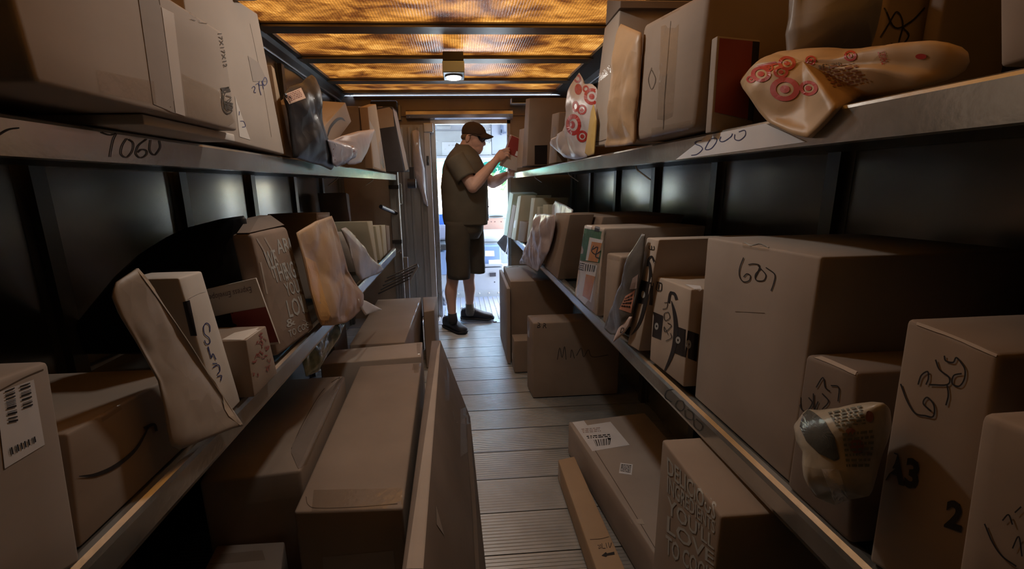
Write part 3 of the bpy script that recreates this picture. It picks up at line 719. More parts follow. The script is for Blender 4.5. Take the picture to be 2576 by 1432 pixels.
# black bag at right behind shelf
o = pillow('black_bag', 'black pointed bag hanging behind the right lower shelf end', 'bag', [onY(x, y, 4.75) for x, y in ((1250, 611), (1268, 590), (1296, 590), (1296, 650), (1275, 640), (1262, 628))], (0, -1, 0), .03, noisy('bag_black', (.01, .01, .012), (.03, .03, .035)), wr=.01, seed=5)
mk('bag_strap', *tube([onY(1290, 594, 4.75), onY(1300, 560, 4.6), V((.60, 4.325, 1.0))], .005, 6), plain('strap_black', (.02, .02, .02), .5), o)
cable = mk('cable', *tube([V((.585, 4.325, .98))]+[onY(x, y, 4.7) for x, y in ((1277, 588), (1277, 610), (1273, 634), (1266, 642), (1262, 632))], .004, 6), white); tag(cable, 'thin white cable hanging beside the black bag', 'cable')

# ------------------------------------------------------------------ outside
gr = mk('ground', [V((-60, -40, -.75)), V((60, -40, -.75)), V((60, 90, -.75)), V((-60, 90, -.75))], [(0, 1, 2, 3)], noisy('pale_driveway', (.45, .45, .43), (.55, .55, .52), scale=2), origin=(0, 0, -.75)); tag(gr, kind='structure')
leafm = noisy('leaves', (.05, .12, .03), (.12, .22, .06), scale=3, rough=(.5, .7))
rnd = random.Random(4)
def tree(x, y, h, r, label):
    t = empty('tree', (x, y, -.75)); tag(t, label, 'tree', 'trees outside the windshield')
    mk('trunk', *tube([(x, y, -.75), (x+.1, y, h*.4), (x, y+.1, h*.75)], [.18, .14, .08], 10), noisy('bark', (.10, .07, .05), (.16, .12, .09)), t)
    g = []
    for i in range(2600):
        a, b = rnd.uniform(0, 2*PI), math.acos(rnd.uniform(-1, 1)); rr = r*rnd.uniform(.35, 1)
        c = V((x+rr*math.sin(b)*math.cos(a), y+rr*math.sin(b)*math.sin(a), h*.45+rr*.62*math.cos(b)))
        n_ = V((rnd.uniform(-1, 1), rnd.uniform(-1, 1), rnd.uniform(-1, 1))).normalized(); u = n_.orthogonal().normalized(); w_ = n_.cross(u); s = rnd.uniform(.10, .2)
        g.append(([c-u*s, c+w_*s*.5, c+u*s, c-w_*s*.5], [(0, 1, 2, 3)]))
    f = mk('foliage', *merge(g), leafm, t, bvh=False); f['kind'] = 'stuff'
tree(-4.2, 17, 6.0, 3.6, 'leafy green tree outside, seen through the windshield left of the man')
tree(3.6, 19, 6.2, 3.8, 'leafy green tree outside, seen through the windshield right of the man')
tree(5.6, 7.5, 4.5, 2.4, 'leafy green tree outside beyond the right cab door')
tree(-5.4, 7.0, 4.5, 2.4, 'leafy green tree outside beyond the left cab door')
# ------------------------------------------------------------------ packages on the right upper shelf
ZU, ZL = 1.3635, .786
K = card
o = sbox('cardboard_box', 'dark-sided upright carton beside the doorway, farthest tall box on the right upper shelf', 'R', .50, [(1325, 417), (1313, 420), (1323, 249), (1332, 247)], .40, K('kraft'), zmin=ZU)
decal(o, [(1345, 366), (1377, 365), (1376, 414), (1345, 414)], M_BTAPE, 'dark_print')
o = slabY('small pale carton between the held red box and the dark-sided upright carton', 'R', 3.64, .10, [(1314, 421), (1299, 425), (1307, 326), (1321, 322)], .2, K('light'), zmin=ZU)
o = sbox('cardboard_box', 'slim brown taped carton standing just past the dark-sided upright carton', 'R', .51, [(1399, 409), (1380, 413), (1389, 287), (1407, 282)], .22, K('kraft'), zmin=ZU)
tape(o, [(1392, 320), (1399, 318), (1394, 405), (1386, 408)])
o = sbox('cardboard_box', 'squat brown carton behind the red and white printed bag', 'R', .55, [(1470, 404), (1402, 416), (1411, 272), (1485, 240)], .4, K('kraft'), zmin=ZU, ylim=(1.95, 2.33))
o = sbox('cardboard_box', 'brown carton with a peaked open flap behind the printed bag', 'R', .80, [(1480, 420), (1420, 420), (1415, 252), (1480, 232)], .15, K('light'), ylim=(2.6, 3.2), zmin=ZU)
# red and white ring-printed plastic bag
bag = mailerX('shopping_mailer', 'white plastic mailer printed with red rings, standing on the right upper shelf', .50,
    [(1456, 183), (1465, 198), (1467, 211), (1488, 211), (1501, 222), (1503, 300), (1492, 350), (1475, 396), (1450, 402), (1421, 397), (1400, 378), (1387, 366), (1389, 357), (1424, 349), (1432, 315), (1439, 280), (1441, 235), (1440, 208)], .03, paper('bag_white'), wr=.016, seed=2, wfreq=12)
ring_marks(bag, [(1489, 243, 20, 21, .62, 1), (1489, 243, 20, 21, 0, .34), (1464, 276, 12, 13, .6, 1), (1464, 277, 12, 13, 0, .35), (1443, 314, 19, 27, .58, 1), (1440, 314, 19, 26, 0, .36), (1465, 343, 14, 15, .6, 1), (1465, 343, 14, 15, 0, .36), (1453, 198, 9, 11, .5, 1), (1455, 225, 9, 14, 0, 1), (1448, 268, 8, 14, .5, 1), (1474, 224, 8, 9, .5, 1)], M_RED)
o = mailerX('padded_envelope', 'yellow padded envelope wedged beside the printed bag', .468, [(1472, 385), (1478, 340), (1487, 280), (1493, 262), (1500, 300), (1494, 388), (1480, 393)], .008, paper('yellow'), wr=.004, seed=4)
# tall folded-top box
o = sbox('cardboard_box', 'tallest narrow carton with folded top flap beside the yellow envelope', 'R', .485, [(1529, 364), (1485, 369), (1521, 70), (1560, 12)], .43, K('light'), zmin=ZU)
tape(o, [(1508, 185), (1545, 155), (1543, 178), (1506, 208)])
seam(o, [(1521, 70), (1533, 48), (1559, 22)], 3)
seam(o, [(1489, 356), (1508, 356), (1527, 350)], 2)
mk('open_flap', *rbox_geo([onX(1523, 64, .48), onX(1559, 20, .48), onX(1560, 2, .48), onX(1527, 0, .48)], V((.3, 0, 0)), .003), K('dark'), o)
o = mailerX('padded_envelope', 'crumpled kraft padded envelope squeezed between the tallest carton and the tape-striped box', .458,
    [(1563, 60), (1590, 72), (1613, 82), (1611, 150), (1606, 240), (1597, 300), (1595, 362), (1560, 368), (1521, 371), (1537, 355), (1545, 343), (1533, 318), (1535, 290), (1545, 250), (1549, 210), (1553, 160)], .022, paper('kraft_mailer'), wr=.014, seed=6, wfreq=10)
# big rounded box with tape
o = sbox('cardboard_box', 'large bulging carton with glossy clear tape strip, beside the crumpled envelope', 'R', .47, [(1747, 326), (1596, 358), (1617, 62), (1786, -30)], .44, K('kraft'), r=.014, bulge=.012, zmin=ZU)
tape(o, [(1665, 45), (1712, 20), (1690, 336), (1652, 345)])
seam(o, [(1690, 30), (1680, 150), (1672, 250), (1668, 342)], 1.5)
tape(o, [(1640, 322), (1746, 300), (1745, 322), (1638, 345)])
ink(o, [[(1640, 170), (1632, 200), (1640, 225), (1650, 200), (1640, 175)]], M_SEAM, 1.2, 'faint_stamp')
# red box / book
o = package('red_box', 'thin dark red box with white edges standing beside the large bulging carton', 'box',
    [onY(x, y, .875) for x, y in ((1788, 333), (1893, 318), (1913, 101), (1805, 90))], (0, .02, 0), K('grey'), .002, 0)
decal(o, [(1810, 96), (1893, 104), (1880, 300), (1797, 282)], M_RED2 if 'M_RED2' in globals() else plain('dark_red_print', (.26, .05, .045), .5), 'red_panel')
decal(o, [(1893, 104), (1912, 106), (1896, 305), (1880, 302)], M_BTAPE, 'black_spine')
# upper grey crumpled bag
o = pillow('poly_bag', 'crumpled grey poly bag towering behind the ring-printed kraft mailer', 'bag', [onY(x, y, .80) for x, y in ((2004, -40), (2090, -60), (2190, -45), (2186, 60), (2184, 110), (2180, 150), (2100, 160), (2010, 150), (1988, 135), (1984, 80), (1993, 40))], (0, -1, 0), .045, paper('grey_poly'), wr=.035, seed=8, wfreq=8)
o.location.z += 0
o = package('cardboard_box', 'brown carton with black scribble behind the kraft mailer on the right upper shelf', 'box', [V((.80, .87, ZU)), V((.96, .87, ZU)), V((.96, .87, 1.70)), V((.80, .87, 1.70))], (0, .035, 0), K('kraft'))
ink(o, [[(2215, 95), (2235, 60), (2255, 30), (2270, 60), (2260, 105)], [(2225, 20), (2250, 70), (2290, 55), (2325, 20)], [(2240, 110), (2262, 118), (2285, 90), (2270, 70)]], M_INK, 4, 'marker_scribble')
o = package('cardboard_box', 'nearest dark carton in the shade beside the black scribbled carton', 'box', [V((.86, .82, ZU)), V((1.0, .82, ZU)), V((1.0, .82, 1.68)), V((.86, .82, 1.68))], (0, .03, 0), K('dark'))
# kraft ring-printed mailer drooping over the lip
pts = [(1862, 208), (1872, 180), (1900, 160), (1950, 150), (2030, 142), (2130, 131), (2240, 125), (2330, 122), (2390, 118), (2425, 124), (2443, 142), (2436, 172), (2400, 195), (2330, 212), (2250, 228), (2160, 244), (2105, 270), (2060, 318), (2030, 345), (1990, 335), (1930, 305), (1908, 280), (1885, 245), (1868, 222)]
out3 = []
for (x, y) in pts:
    X = .52 if y > 200 and x < 2150 else .56
    if y > 235 and x < 2110: X = .485
    if y < 165: X = .60
    if x > 2380: X = .58
    out3.append(onX(x, y, X))
mb = pillow('shopping_mailer', 'kraft mailer printed with red rings, drooping over the right upper shelf lip', 'mailer', out3, (-.75, -.25, .6), .03, noisy('ring_mailer_paper', (.50, .34, .19), (.60, .43, .26), scale=7, rough=(.4, .55), bump=.4, bscale=20, bdist=.004), wr=.02, seed=11, wfreq=11, nb=110, nr=18)
R_ = lambda x, y, s, t=1: [(x, y, s*1.25, s, .6, 1), (x, y, s*1.25, s, 0, .33)]
its = []
for x, y, s in ((1915, 187, 20), (1965, 182, 15), (1980, 160, 18), (2040, 152, 11), (1975, 225, 30), (2035, 222, 19), (2140, 141, 13), (1935, 172, 9), (1890, 200, 9)): its += R_(x, y, s)
ring_marks(mb, its, M_RED)
text(mb, 'TARGET', [(2219, 165), (2209, 131), (2226, 126), (2236, 158)], M_RED, 'printed_word')
q = [(2060, 172), (2150, 158), (2190, 205), (2100, 225)]
rows(mb, q, plain('label_print', (.25, .10, .05), .6), 6, 'printed_lines', .0012)
text(mb, 'RETURN', [(2060, 165), (2112, 156), (2114, 166), (2062, 176)], plain('grey_print', (.12, .10, .09), .6), 'printed_word')
ring_marks(mb, [(2318, 142, 14, 7, 0, 1)], M_RED, 'printed_dot')
for q in ([(1905, 165), (1950, 155), (1960, 162), (1915, 175)],): decal(mb, q, M_RED, 'red_print', 3)
o = sbox('cardboard_box', 'pale pinkish carton at the right edge of the frame on the upper shelf', 'R', .56, [(2640, 135), (2513, 172), (2511, -60), (2640, -140)], .35, K('grey'), zmin=ZU)
# 5000 on the lip
decal(lipUR, [(1790, 332), (1912, 305), (2030, 357), (1700, 402)], noisy('lip_lit_patch', (.74, .76, .82), (.82, .84, .90), scale=12, rough=(.3, .45)), 'painted_light_patch', 8, surf=lipUR)  # bright patch of light on the lip, painted in as a pale decal
ink(lipUR, [[(1766, 353), (1752, 356), (1750, 362), (1764, 368), (1768, 376), (1755, 388), (1740, 391)], [(1788, 351), (1780, 364), (1776, 376), (1790, 374), (1803, 358), (1803, 348), (1790, 349)], [(1815, 344), (1812, 354), (1822, 356), (1840, 344), (1844, 336)], [(1850, 338), (1850, 350), (1862, 353), (1876, 341), (1875, 328), (1860, 332)]], M_BLUE, 2.2, 'marker_number_5000', surf=lipUR)

# ------------------------------------------------------------------ right lower shelf
def rb(label, X, pts, depth, mat, **k):
    k.setdefault('zmin', ZL); return sbox(k.pop('name', 'cardboard_box'), label, 'R', X, pts, depth, mat, **k)
slabY('slim bright greenish-white carton leaning at the far end of the right lower shelf', 'R', 4.12, 0.1, [(1276, 594), (1267, 590), (1282, 484), (1291, 488)], .22, K('green'), r=.002, zmin=ZL)
slabY('thin brown carton directly beside the bright greenish-white carton', 'R', 4.02, 0.07, [(1285, 600), (1276, 596), (1290, 515), (1298, 518)], .22, K('light'), r=.002, zmin=ZL)
o = slabY('dark carton with a bright taped edge, second tall one on the right lower shelf', 'R', 3.84, 0.14, [(1296, 606), (1286, 600), (1303, 494), (1311, 492)], .26, K('cream'), r=.002, zmin=ZL)
decal(o, [(1294, 556), (1299, 553), (1296, 574), (1290, 573)], M_LABEL, 'small_sticker', 2)
slabY('short brown carton in the far row of the right lower shelf', 'R', 3.7, 0.11, [(1318, 616), (1302, 606), (1308, 556), (1328, 560)], .2, K('kraft'), r=.003, zmin=ZL)
slabY('thin white-edged carton standing tall in the far row of the right lower shelf', 'R', 3.5, 0.13, [(1333, 612), (1325, 605), (1337, 498), (1346, 499)], .26, K('cream'), r=.002, zmin=ZL)
slabY('pale narrow strip carton behind the lilac mailer, the thinner one', 'R', 3.36, 0.05, [(1360, 560), (1350, 556), (1352, 520), (1358, 521)], .1, K('cream'), r=.002)
slabY('pale narrow strip carton behind the lilac mailer, the wider one', 'R', 3.22, 0.06, [(1380, 570), (1366, 566), (1366, 515), (1378, 515)], .1, K('cream'), r=.002)
mailerX('mailer', 'pale lilac mailer corner poking up behind the upright tan carton', .66, [(1376, 545), (1397, 505), (1420, 515), (1442, 528), (1420, 640), (1385, 640)], .01, paper('bag_white'), wr=.008, seed=12)
mailerX('poly_mailer', 'crumpled pale lilac poly mailer slumped over the right lower shelf lip', .462, [(1308, 664), (1322, 622), (1334, 592), (1343, 560), (1347, 539), (1370, 538), (1395, 541), (1396, 566), (1390, 600), (1380, 632), (1366, 660), (1352, 684), (1338, 676), (1325, 666)], .022, noisy('lilac_poly', (.42, .35, .36), (.52, .45, .46), scale=7, rough=(.3, .45), bump=.5, bscale=20, bdist=.004), wr=.016, seed=13, wfreq=13)
rb('thin brown carton partly covered by the lilac poly mailer', .50, [(1370, 687), (1354, 676), (1366, 564), (1391, 566)], .10, K('warm'), r=.003, zmin=.788, ylim=(2.58, 2.9))
o = rb('upright tan carton right beside the lilac poly mailer', .485, [(1402, 712), (1370, 692), (1398, 536), (1434, 540)], .11, K('kraft'), r=.004)
o = rb('deep square-topped carton behind the green and orange labelled box', .605, [(1470, 745), (1433, 715), (1438, 533), (1530, 548)], .36, K('kraft'), r=.005, ylim=(1.885, 2.38))
# colourful box
o = rb('carton plastered with green and orange stickers under clear wrap', .485, [(1500, 796), (1444, 744), (1470, 566), (1528, 577)], .36, K('light'), r=.006, ylim=(1.50, 1.87))
gm_ = plain('green_print', (.05, .16, .07), .5); om_ = noisy('orange_print', (.50, .20, .06), (.62, .30, .12), scale=30)
decal(o, [(1471, 574), (1522, 584), (1508, 662), (1457, 655)], gm_, 'green_sticker', off=.0006)
decal(o, [(1484, 597), (1517, 604), (1505, 660), (1474, 655)], M_LABEL, 'pale_sticker', off=.0012)
decal(o, [(1490, 608), (1515, 612), (1504, 660), (1480, 656)], om_, 'orange_sticker', off=.0018)
ink(o, [[(1495, 618), (1490, 632), (1500, 640), (1512, 632)], [(1492, 628), (1505, 622), (1500, 645), (1510, 650)]], M_INK, 2.5, 'dark_scribble', off=.0024)
decal(o, [(1455, 656), (1503, 668), (1484, 780), (1447, 740)], M_LABEL, 'pale_label', off=.0008)
decal(o, [(1475, 690), (1498, 696), (1484, 756), (1466, 744)], om_, 'orange_sticker', off=.0016)
rows(o, [(1456, 660), (1472, 663), (1468, 684), (1454, 680)], M_INK, 4); bars(o, [(1474, 664), (1500, 668), (1496, 684), (1472, 682)], M_INK, 10)
decal(o, [(1472, 566), (1490, 569), (1488, 578), (1471, 574)], M_LABEL, 'torn_label', 3, off=.0016); decal(o, [(1498, 570), (1510, 573), (1508, 584), (1496, 581)], M_BTAPE, 'black_tape_patch', 3, off=.002)
decal(o, [(1462, 570), (1526, 580), (1500, 790), (1444, 742)], M_WRAP, 'clear_wrap', 8, off=.003)
o = rb('glossy-taped tall tan carton beside the sticker-covered box', .49, [(1538, 826), (1506, 802), (1526, 636), (1562, 645)], .30, K('kraft'), r=.008, ylim=(1.3, 1.49))
decal(o, [(1512, 740), (1520, 736), (1510, 800), (1505, 796)], M_WRAP, 'clear_wrap', 3)
tape(o, [(1526, 638), (1560, 646), (1558, 658), (1524, 650)])
pm = mailerX('poly_mailer', 'long dark grey poly mailer leaning beside the narrow arrow-printed carton', .47, [(1519, 826), (1525, 806), (1537, 778), (1558, 738), (1580, 680), (1600, 625), (1615, 588), (1622, 590), (1619, 640), (1612, 700), (1600, 750), (1588, 796), (1570, 822), (1552, 842), (1535, 842)], .014, noisy('dark_grey_poly', (.10, .095, .09), (.16, .15, .145), scale=7, rough=(.25, .4), bump=.5, bscale=20), wr=.014, seed=15, wfreq=12)
decal(pm, [(1574, 745), (1598, 730), (1588, 788), (1558, 778)], noisy('salmon_label', (.50, .22, .15), (.58, .28, .2), scale=20), 'salmon_label')
rows(pm, [(1574, 750), (1594, 738), (1586, 780), (1562, 774)], M_INK, 4)
decal(pm, [(1592, 700), (1606, 690), (1602, 726), (1584, 728)], M_PINK, 'pale_print', 4)
o = mailerX('paper_slip', 'torn pinkish paper slip sticking out over the right lower shelf lip', .468, [(1542, 862), (1548, 845), (1557, 825), (1570, 805), (1579, 797), (1590, 797), (1583, 820), (1570, 838), (1556, 850)], .003, plain('pink_paper', (.60, .46, .42), .6), wr=.003, seed=16, nb=36, nr=5, cat='paper')
text(o, 'D', [(1563, 826), (1572, 822), (1569, 836), (1560, 838)], M_INK)
# arrow-printed cartons
def smile(par, s1, w1, s2, w2):
    ink(par, [s1], M_INK, w1, 'printed_curved_arrow', taper=True)
    for s, w_ in s2: ink(par, [s], M_INK, w_, 'arrow_head')
o = rb('narrow carton with black curved arrow and black tape band, beside the dark grey mailer', .485, [(1607, 884), (1578, 866), (1627, 598), (1658, 603)], .30, K('light'), r=.004)
decal(o, [(1607, 703), (1644, 712), (1641, 768), (1598, 762)], M_BTAPE, 'black_tape_band')
ring_marks(o, [(1619, 741, 5, 9, 0, 1)], M_TEAL, 'tape_emblem', off=.0014)
smile(o, [(1589, 843), (1602, 826), (1615, 798), (1628, 745), (1637, 700), (1636, 668), (1634, 656)], 9, [([(1630, 670), (1633, 652), (1641, 646), (1648, 662)], 5)], 0)
ink(o, [[(1634, 618), (1634, 626), (1646, 628), (1646, 619)], [(1640, 618), (1640, 627)]], M_INK, 1.8, 'printed_symbol')
o = rb('wide carton with large curved arrow, black tape bands and the number 6202', .50, [(1750, 1003), (1634, 905), (1647, 694), (1765, 740)], .28, K('light'), r=.004, ylim=(.925, 1.4))
decal(o, [(1643, 784), (1669, 795), (1663, 855), (1637, 845)], M_BTAPE, 'black_tape_band')
decal(o, [(1705, 822), (1758, 841), (1752, 910), (1697, 888)], M_BTAPE, 'black_tape_band')
ring_marks(o, [(1653, 821, 5, 9, .35, 1), (1706+1, 856, 6, 9, .35, 1), (1732, 866, 6, 11, .3, 1)], M_TEAL, 'tape_emblem', off=.0014)
smile(o, [(1669, 940), (1686, 905), (1697, 870), (1701, 822), (1697, 785), (1690, 757)], 11, [([(1683, 762), (1686, 742), (1690, 734)], 6), ([(1688, 736), (1698, 740), (1703, 754)], 7)], 0)
ink(o, [[(1672, 762), (1680, 762), (1678, 775), (1668, 778)], [(1683, 785), (1672, 790), (1674, 806), (1686, 800), (1683, 786)], [(1680, 812), (1690, 820), (1674, 835), (1672, 822), (1682, 842)], [(1676, 858), (1690, 850), (1688, 838)]], M_INK, 1.6, 'marker_number')
ink(o, [[(1652, 709), (1666, 713)], [(1655, 711), (1652, 728), (1664, 731), (1666, 714)], [(1659, 713), (1657, 729)]], M_INK, 2, 'printed_symbol')
decal(o, [(1722, 716), (1762, 720), (1765, 728), (1760, 734)], M_LABEL, 'top_label', 3)
# 6207
o = rb('tall plain carton marked 6207, largest on the right lower shelf', .52, [(1985, 1222), (1746, 1003), (1779, 597), (2066, 646)], .34, K('grey'), r=.005, bulge=.004)
ink(o, [[(1872, 648), (1862, 675), (1862, 696), (1872, 709), (1886, 706), (1889, 694), (1880, 689), (1872, 697)], [(1884, 666), (1897, 664), (1912, 668), (1908, 684), (1901, 698)], [(1916, 676), (1902, 690), (1904, 705), (1922, 706), (1928, 692), (1916, 677), (1908, 668)], [(1928, 673), (1950, 690), (1948, 712), (1941, 732)]], M_INK, 2.6, 'marker_number_6207')
tape(o, [(1868, 612), (1936, 622), (1936, 632), (1870, 624)])
ink(o, [[(1872, 611), (1890, 618), (1910, 614), (1934, 624)]], M_TEAL, 2, 'tape_edge')
seam(o, [(1850, 784), (1925, 788)], 1.2)
# 6253
o = rb('lower carton marked 6253, between the 6207 carton and the printed clear bag', .51, [(2135, 1400), (1968, 1236), (1999, 878), (2156, 938)], .32, K('dark'), r=.008, bulge=.003, ylim=(.3, .60))
ink(o, [[(2015, 1000), (2016, 1025), (2030, 1036), (2045, 1015), (2036, 1000)], [(2048, 990), (2050, 1030), (2060, 1010)], [(2055, 975), (2072, 950), (2078, 975), (2090, 985)], [(2070, 990), (2086, 1010), (2070, 1030)], [(2092, 970), (2112, 975), (2110, 1010)]], M_INK, 3, 'marker_number_6253')
ink(o, [[(2002, 880), (2080, 908), (2154, 940)]], K('light'), 9, 'pale_top_strip')  # paler strip along the top edge
# printed clear bag
o = mailerX('snack_bag', 'crinkled clear bag with pale cream print, standing in front of the 6253 carton', .47, [(2034, 1030), (2060, 1032), (2110, 1026), (2150, 1016), (2192, 1011), (2224, 1014), (2226, 1060), (2216, 1110), (2205, 1145), (2196, 1204), (2186, 1248), (2160, 1254), (2132, 1258), (2100, 1272), (2088, 1250), (2079, 1230), (2062, 1180), (2052, 1140), (2022, 1100), (2013, 1062)], .03, noisy('printed_cream_film', (.30, .26, .20), (.46, .41, .32), scale=26, rough=(.25, .4), bump=.5, bscale=25, bdist=.004), wr=.022, seed=21, wfreq=13, cat='bag', nb=90, nr=14)
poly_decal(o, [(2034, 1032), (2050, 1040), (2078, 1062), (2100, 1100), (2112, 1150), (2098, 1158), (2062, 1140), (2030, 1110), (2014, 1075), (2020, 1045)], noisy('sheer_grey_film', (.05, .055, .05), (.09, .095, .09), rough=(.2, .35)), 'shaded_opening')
ring_marks(o, [(2188, 1048, 10, 14, 0, 1), (2155, 1122, 18, 18, 0, 1), (2140, 1085, 12, 8, 0, 1)], plain('faded_red_print', (.22, .09, .06), .5), 'printed_patch', off=.001)
rows(o, [(2085, 1040), (2170, 1022), (2180, 1070), (2110, 1080)], plain('faded_print', (.12, .13, .1), .5), 6)
rows(o, [(2120, 1090), (2200, 1080), (2190, 1180), (2130, 1180)], plain('faded_print', (.12, .13, .1), .5), 7)
poly_decal(o, [(2068, 1180), (2110, 1180), (2134, 1255), (2100, 1268)], noisy('crinkled_silver', (.35, .33, .31), (.7, .68, .66), scale=40, rough=(.15, .3)), 'crinkled_clear_end')
# 6748
o = rb('big carton marked 6748, nearest tall box on the right lower shelf', .51, [(2420, 1560), (2178, 1440), (2280, 800), (2512, 893)], .36, K('kraft'), r=.006, bulge=.003)
ink(o, [[(2268, 966), (2285, 1010), (2305, 1040), (2330, 1046), (2350, 1048), (2352, 1020), (2335, 1000), (2325, 1015), (2345, 1035)], [(2312, 968), (2320, 945), (2336, 935), (2338, 952), (2332, 968)], [(2356, 905), (2366, 930), (2390, 950), (2385, 968), (2340, 968)], [(2385, 968), (2388, 995), (2382, 1020)], [(2378, 895), (2382, 908), (2400, 912), (2408, 900), (2420, 912), (2430, 930), (2428, 955), (2415, 972), (2398, 965), (2402, 945), (2422, 940)]], M_INK, 4, 'marker_number_6748')
text(o, 'A3', [(2226, 1130), (2318, 1160), (2310, 1235), (2214, 1205)], M_INK, 'black_stencil', bold=.04)
text(o, '2', [(2385, 1255), (2428, 1265), (2420, 1340), (2376, 1325)], M_INK, 'black_stencil', bold=.04)
ink(o, [[(2284, 806), (2400, 850), (2508, 896)]], K('light'), 6, 'pale_top_strip')  # paler strip along the upper edge of this carton
o = rb('near carton with marker scrawl at the lower right corner of the frame', .46, [(2680, 1520), (2398, 1500), (2470, 1038), (2640, 1100)], .16, K('kraft'), r=.006)
ink(o, [[(2480, 1318), (2500, 1365), (2525, 1400), (2560, 1425)], [(2525, 1310), (2540, 1295), (2550, 1320)], [(2550, 1380), (2566, 1350), (2574, 1400)], [(2556, 1290), (2572, 1275)]], M_INK, 4, 'marker_scrawl')
ink(lipLR, [[(1694, 980), (1678, 984), (1674, 1000), (1690, 1012)], [(1705, 1008), (1700, 1022), (1712, 1034), (1722, 1026), (1718, 1010), (1706, 1008)], [(1724, 1032), (1726, 1050), (1742, 1056), (1744, 1040), (1730, 1030)], [(1746, 1056), (1748, 1074), (1762, 1084), (1768, 1070), (1752, 1054)]], M_INK, 1.6, 'marker_number_6000', surf=lipLR)

# ------------------------------------------------------------------ floor, right side
def fbox(label, q, z0, mat, name='cardboard_box', **k):
    """top face q (points at height z), down to z0"""
    h = q[0].z-z0
    return package(name, label, 'box', [q[0], q[1], q[2], q[3]], (0, 0, -h), mat, k.pop('r', .005), k.pop('bulge', .002))
o = package('cardboard_box', 'tall pair-stacked carton beside the doorway, farthest on the right floor', 'box', [V((.335, 3.04, .008)), V((.335, 3.55, .008)), V((.335, 3.55, .62)), V((.335, 3.04, .60))], (.45, 0, 0), K('kraft'))
seam(o, [(1266, 672), (1268, 760), (1271, 850)], 2); tape(o, [(1270, 660), (1300, 658), (1306, 672), (1274, 674)])
o = package('cardboard_box', 'thin flat carton standing on edge against the far stack by the doorway', 'box', [V((.305, 3.0, .008)), V((.305, 3.60, .008)), V((.305, 3.60, .58)), V((.305, 3.0, .56))], (.024, 0, 0), K('grey'), r=.003)
o = package('cardboard_box', 'small low carton with white labels, in front of the far right floor stack', 'box', [V((.335, 2.84, .008)), V((.335, 2.98, .008)), V((.335, 2.98, .235)), V((.335, 2.84, .235))], (.30, 0, 0), K('kraft'))
decal(o, [(1282, 880), (1289, 882), (1290, 905), (1284, 900)], M_LABEL, 'white_label', 2)
a = onZ(1341, 1002, .006); t_ = onX(1336, 803, a.x)
o = package('cardboard_box', 'large upright carton with faint marker scribble on the right floor', 'box', [V((a.x, a.y, .006)), V((a.x-.012, a.y+.16, .006)), V((a.x-.012, a.y+.17, t_.z)), V((a.x, a.y, t_.z))], (.52, 0, 0), K('kraft'), r=.008)
ink(o, [[(1402, 905), (1408, 875), (1414, 900), (1420, 872), (1424, 905)], [(1435, 900), (1438, 880), (1445, 902)], [(1450, 895), (1462, 876), (1468, 898), (1480, 880), (1490, 898), (1530, 893)]], plain('faded_marker', (.09, .07, .06), .6), 2, 'marker_scribble')
text(o, 'B R', [(1352, 812), (1376, 814), (1375, 826), (1351, 825)], M_INK)
tape(o, [(1322, 780), (1400, 772), (1402, 786), (1336, 800)])
decal(o, [(1322, 782), (1333, 800), (1332, 850), (1322, 840)], M_WRAP, 'clear_wrap', 4)
# long flat carton with shipping label
zt = .17
q = [onZ(1672, 1432, zt), onZ(1430, 1062, zt), onZ(1560, 1046, zt), onZ(1850, 1432, zt)]
o = fbox('long flat carton with a white shipping label lying on the right floor', [q[0]+(q[0]-q[1])*.5, q[1], q[2]+(q[2]-q[1])*.5, q[3]+(q[2]-q[1])*.5+(q[3]-q[2])*.5], .008, K('grey'), r=.006)
lab = decal(o, [(1440, 1063), (1526, 1050), (1584, 1120), (1490, 1136)], M_LABEL, 'shipping_label')
bars(lab, [(1493, 1108), (1537, 1103), (1534, 1120), (1500, 1124)], M_INK, 16, surf=o); rows(lab, [(1475, 1098), (1534, 1093), (1536, 1102), (1480, 1106)], M_INK, 2, surf=o)
decal(lab, [(1528, 1102), (1537, 1103), (1536, 1108), (1529, 1107)], M_INK, 'black_square', 1, off=.0016, surf=o)
rows(lab, [(1462, 1080), (1510, 1076), (1512, 1088), (1468, 1092)], M_PINK, 3, 'pink_text', surf=o)
lab = decal(o, [(1561, 1165), (1592, 1169), (1589, 1196), (1557, 1191)], M_LABEL, 'small_sticker', 3)
rows(lab, [(1563, 1169), (1588, 1172), (1585, 1192), (1560, 1188)], M_INK, 5, surf=o)
decal(o, [(1584, 1308), (1615, 1306), (1622, 1320), (1590, 1318)], K('light'), 'paper_tape_piece', 2)
seam(o, [(1452, 1062), (1570, 1250), (1660, 1400)], 1.5)
# narrow long carton with arrow
zt = .10
q = [onZ(1500, 1432, zt), onZ(1404, 1157, zt), onZ(1445, 1148, zt), onZ(1573, 1432, zt)]
ax = q[0]-q[1]
o = fbox('narrow long carton with printed black arrow lying on the right floor', [q[0]+ax*.35, q[1], q[2], q[3]+(q[3]-q[2])*.35], .008, K('warm'), r=.004)
seam(o, [(1484, 1358), (1512, 1356), (1535, 1350)], 1.5)
poly_decal(o, [(1513, 1399), (1524, 1390), (1524, 1394), (1545, 1389), (1546, 1396), (1525, 1399), (1525, 1402)], M_INK, 'printed_arrow')
ink(o, [[(1514, 1368), (1516, 1380), (1523, 1380)], [(1524, 1367), (1527, 1380)], [(1530, 1366), (1534, 1379), (1538, 1366)]], M_INK, 1.2, 'printed_glyphs')
text(o, '20', [(1503, 1372), (1512, 1370), (1514, 1380), (1506, 1382)], M_INK)
decal(o, [(1404, 1162), (1409, 1190), (1411, 1225), (1405, 1200)], M_WRAP, 'clear_wrap', 3)
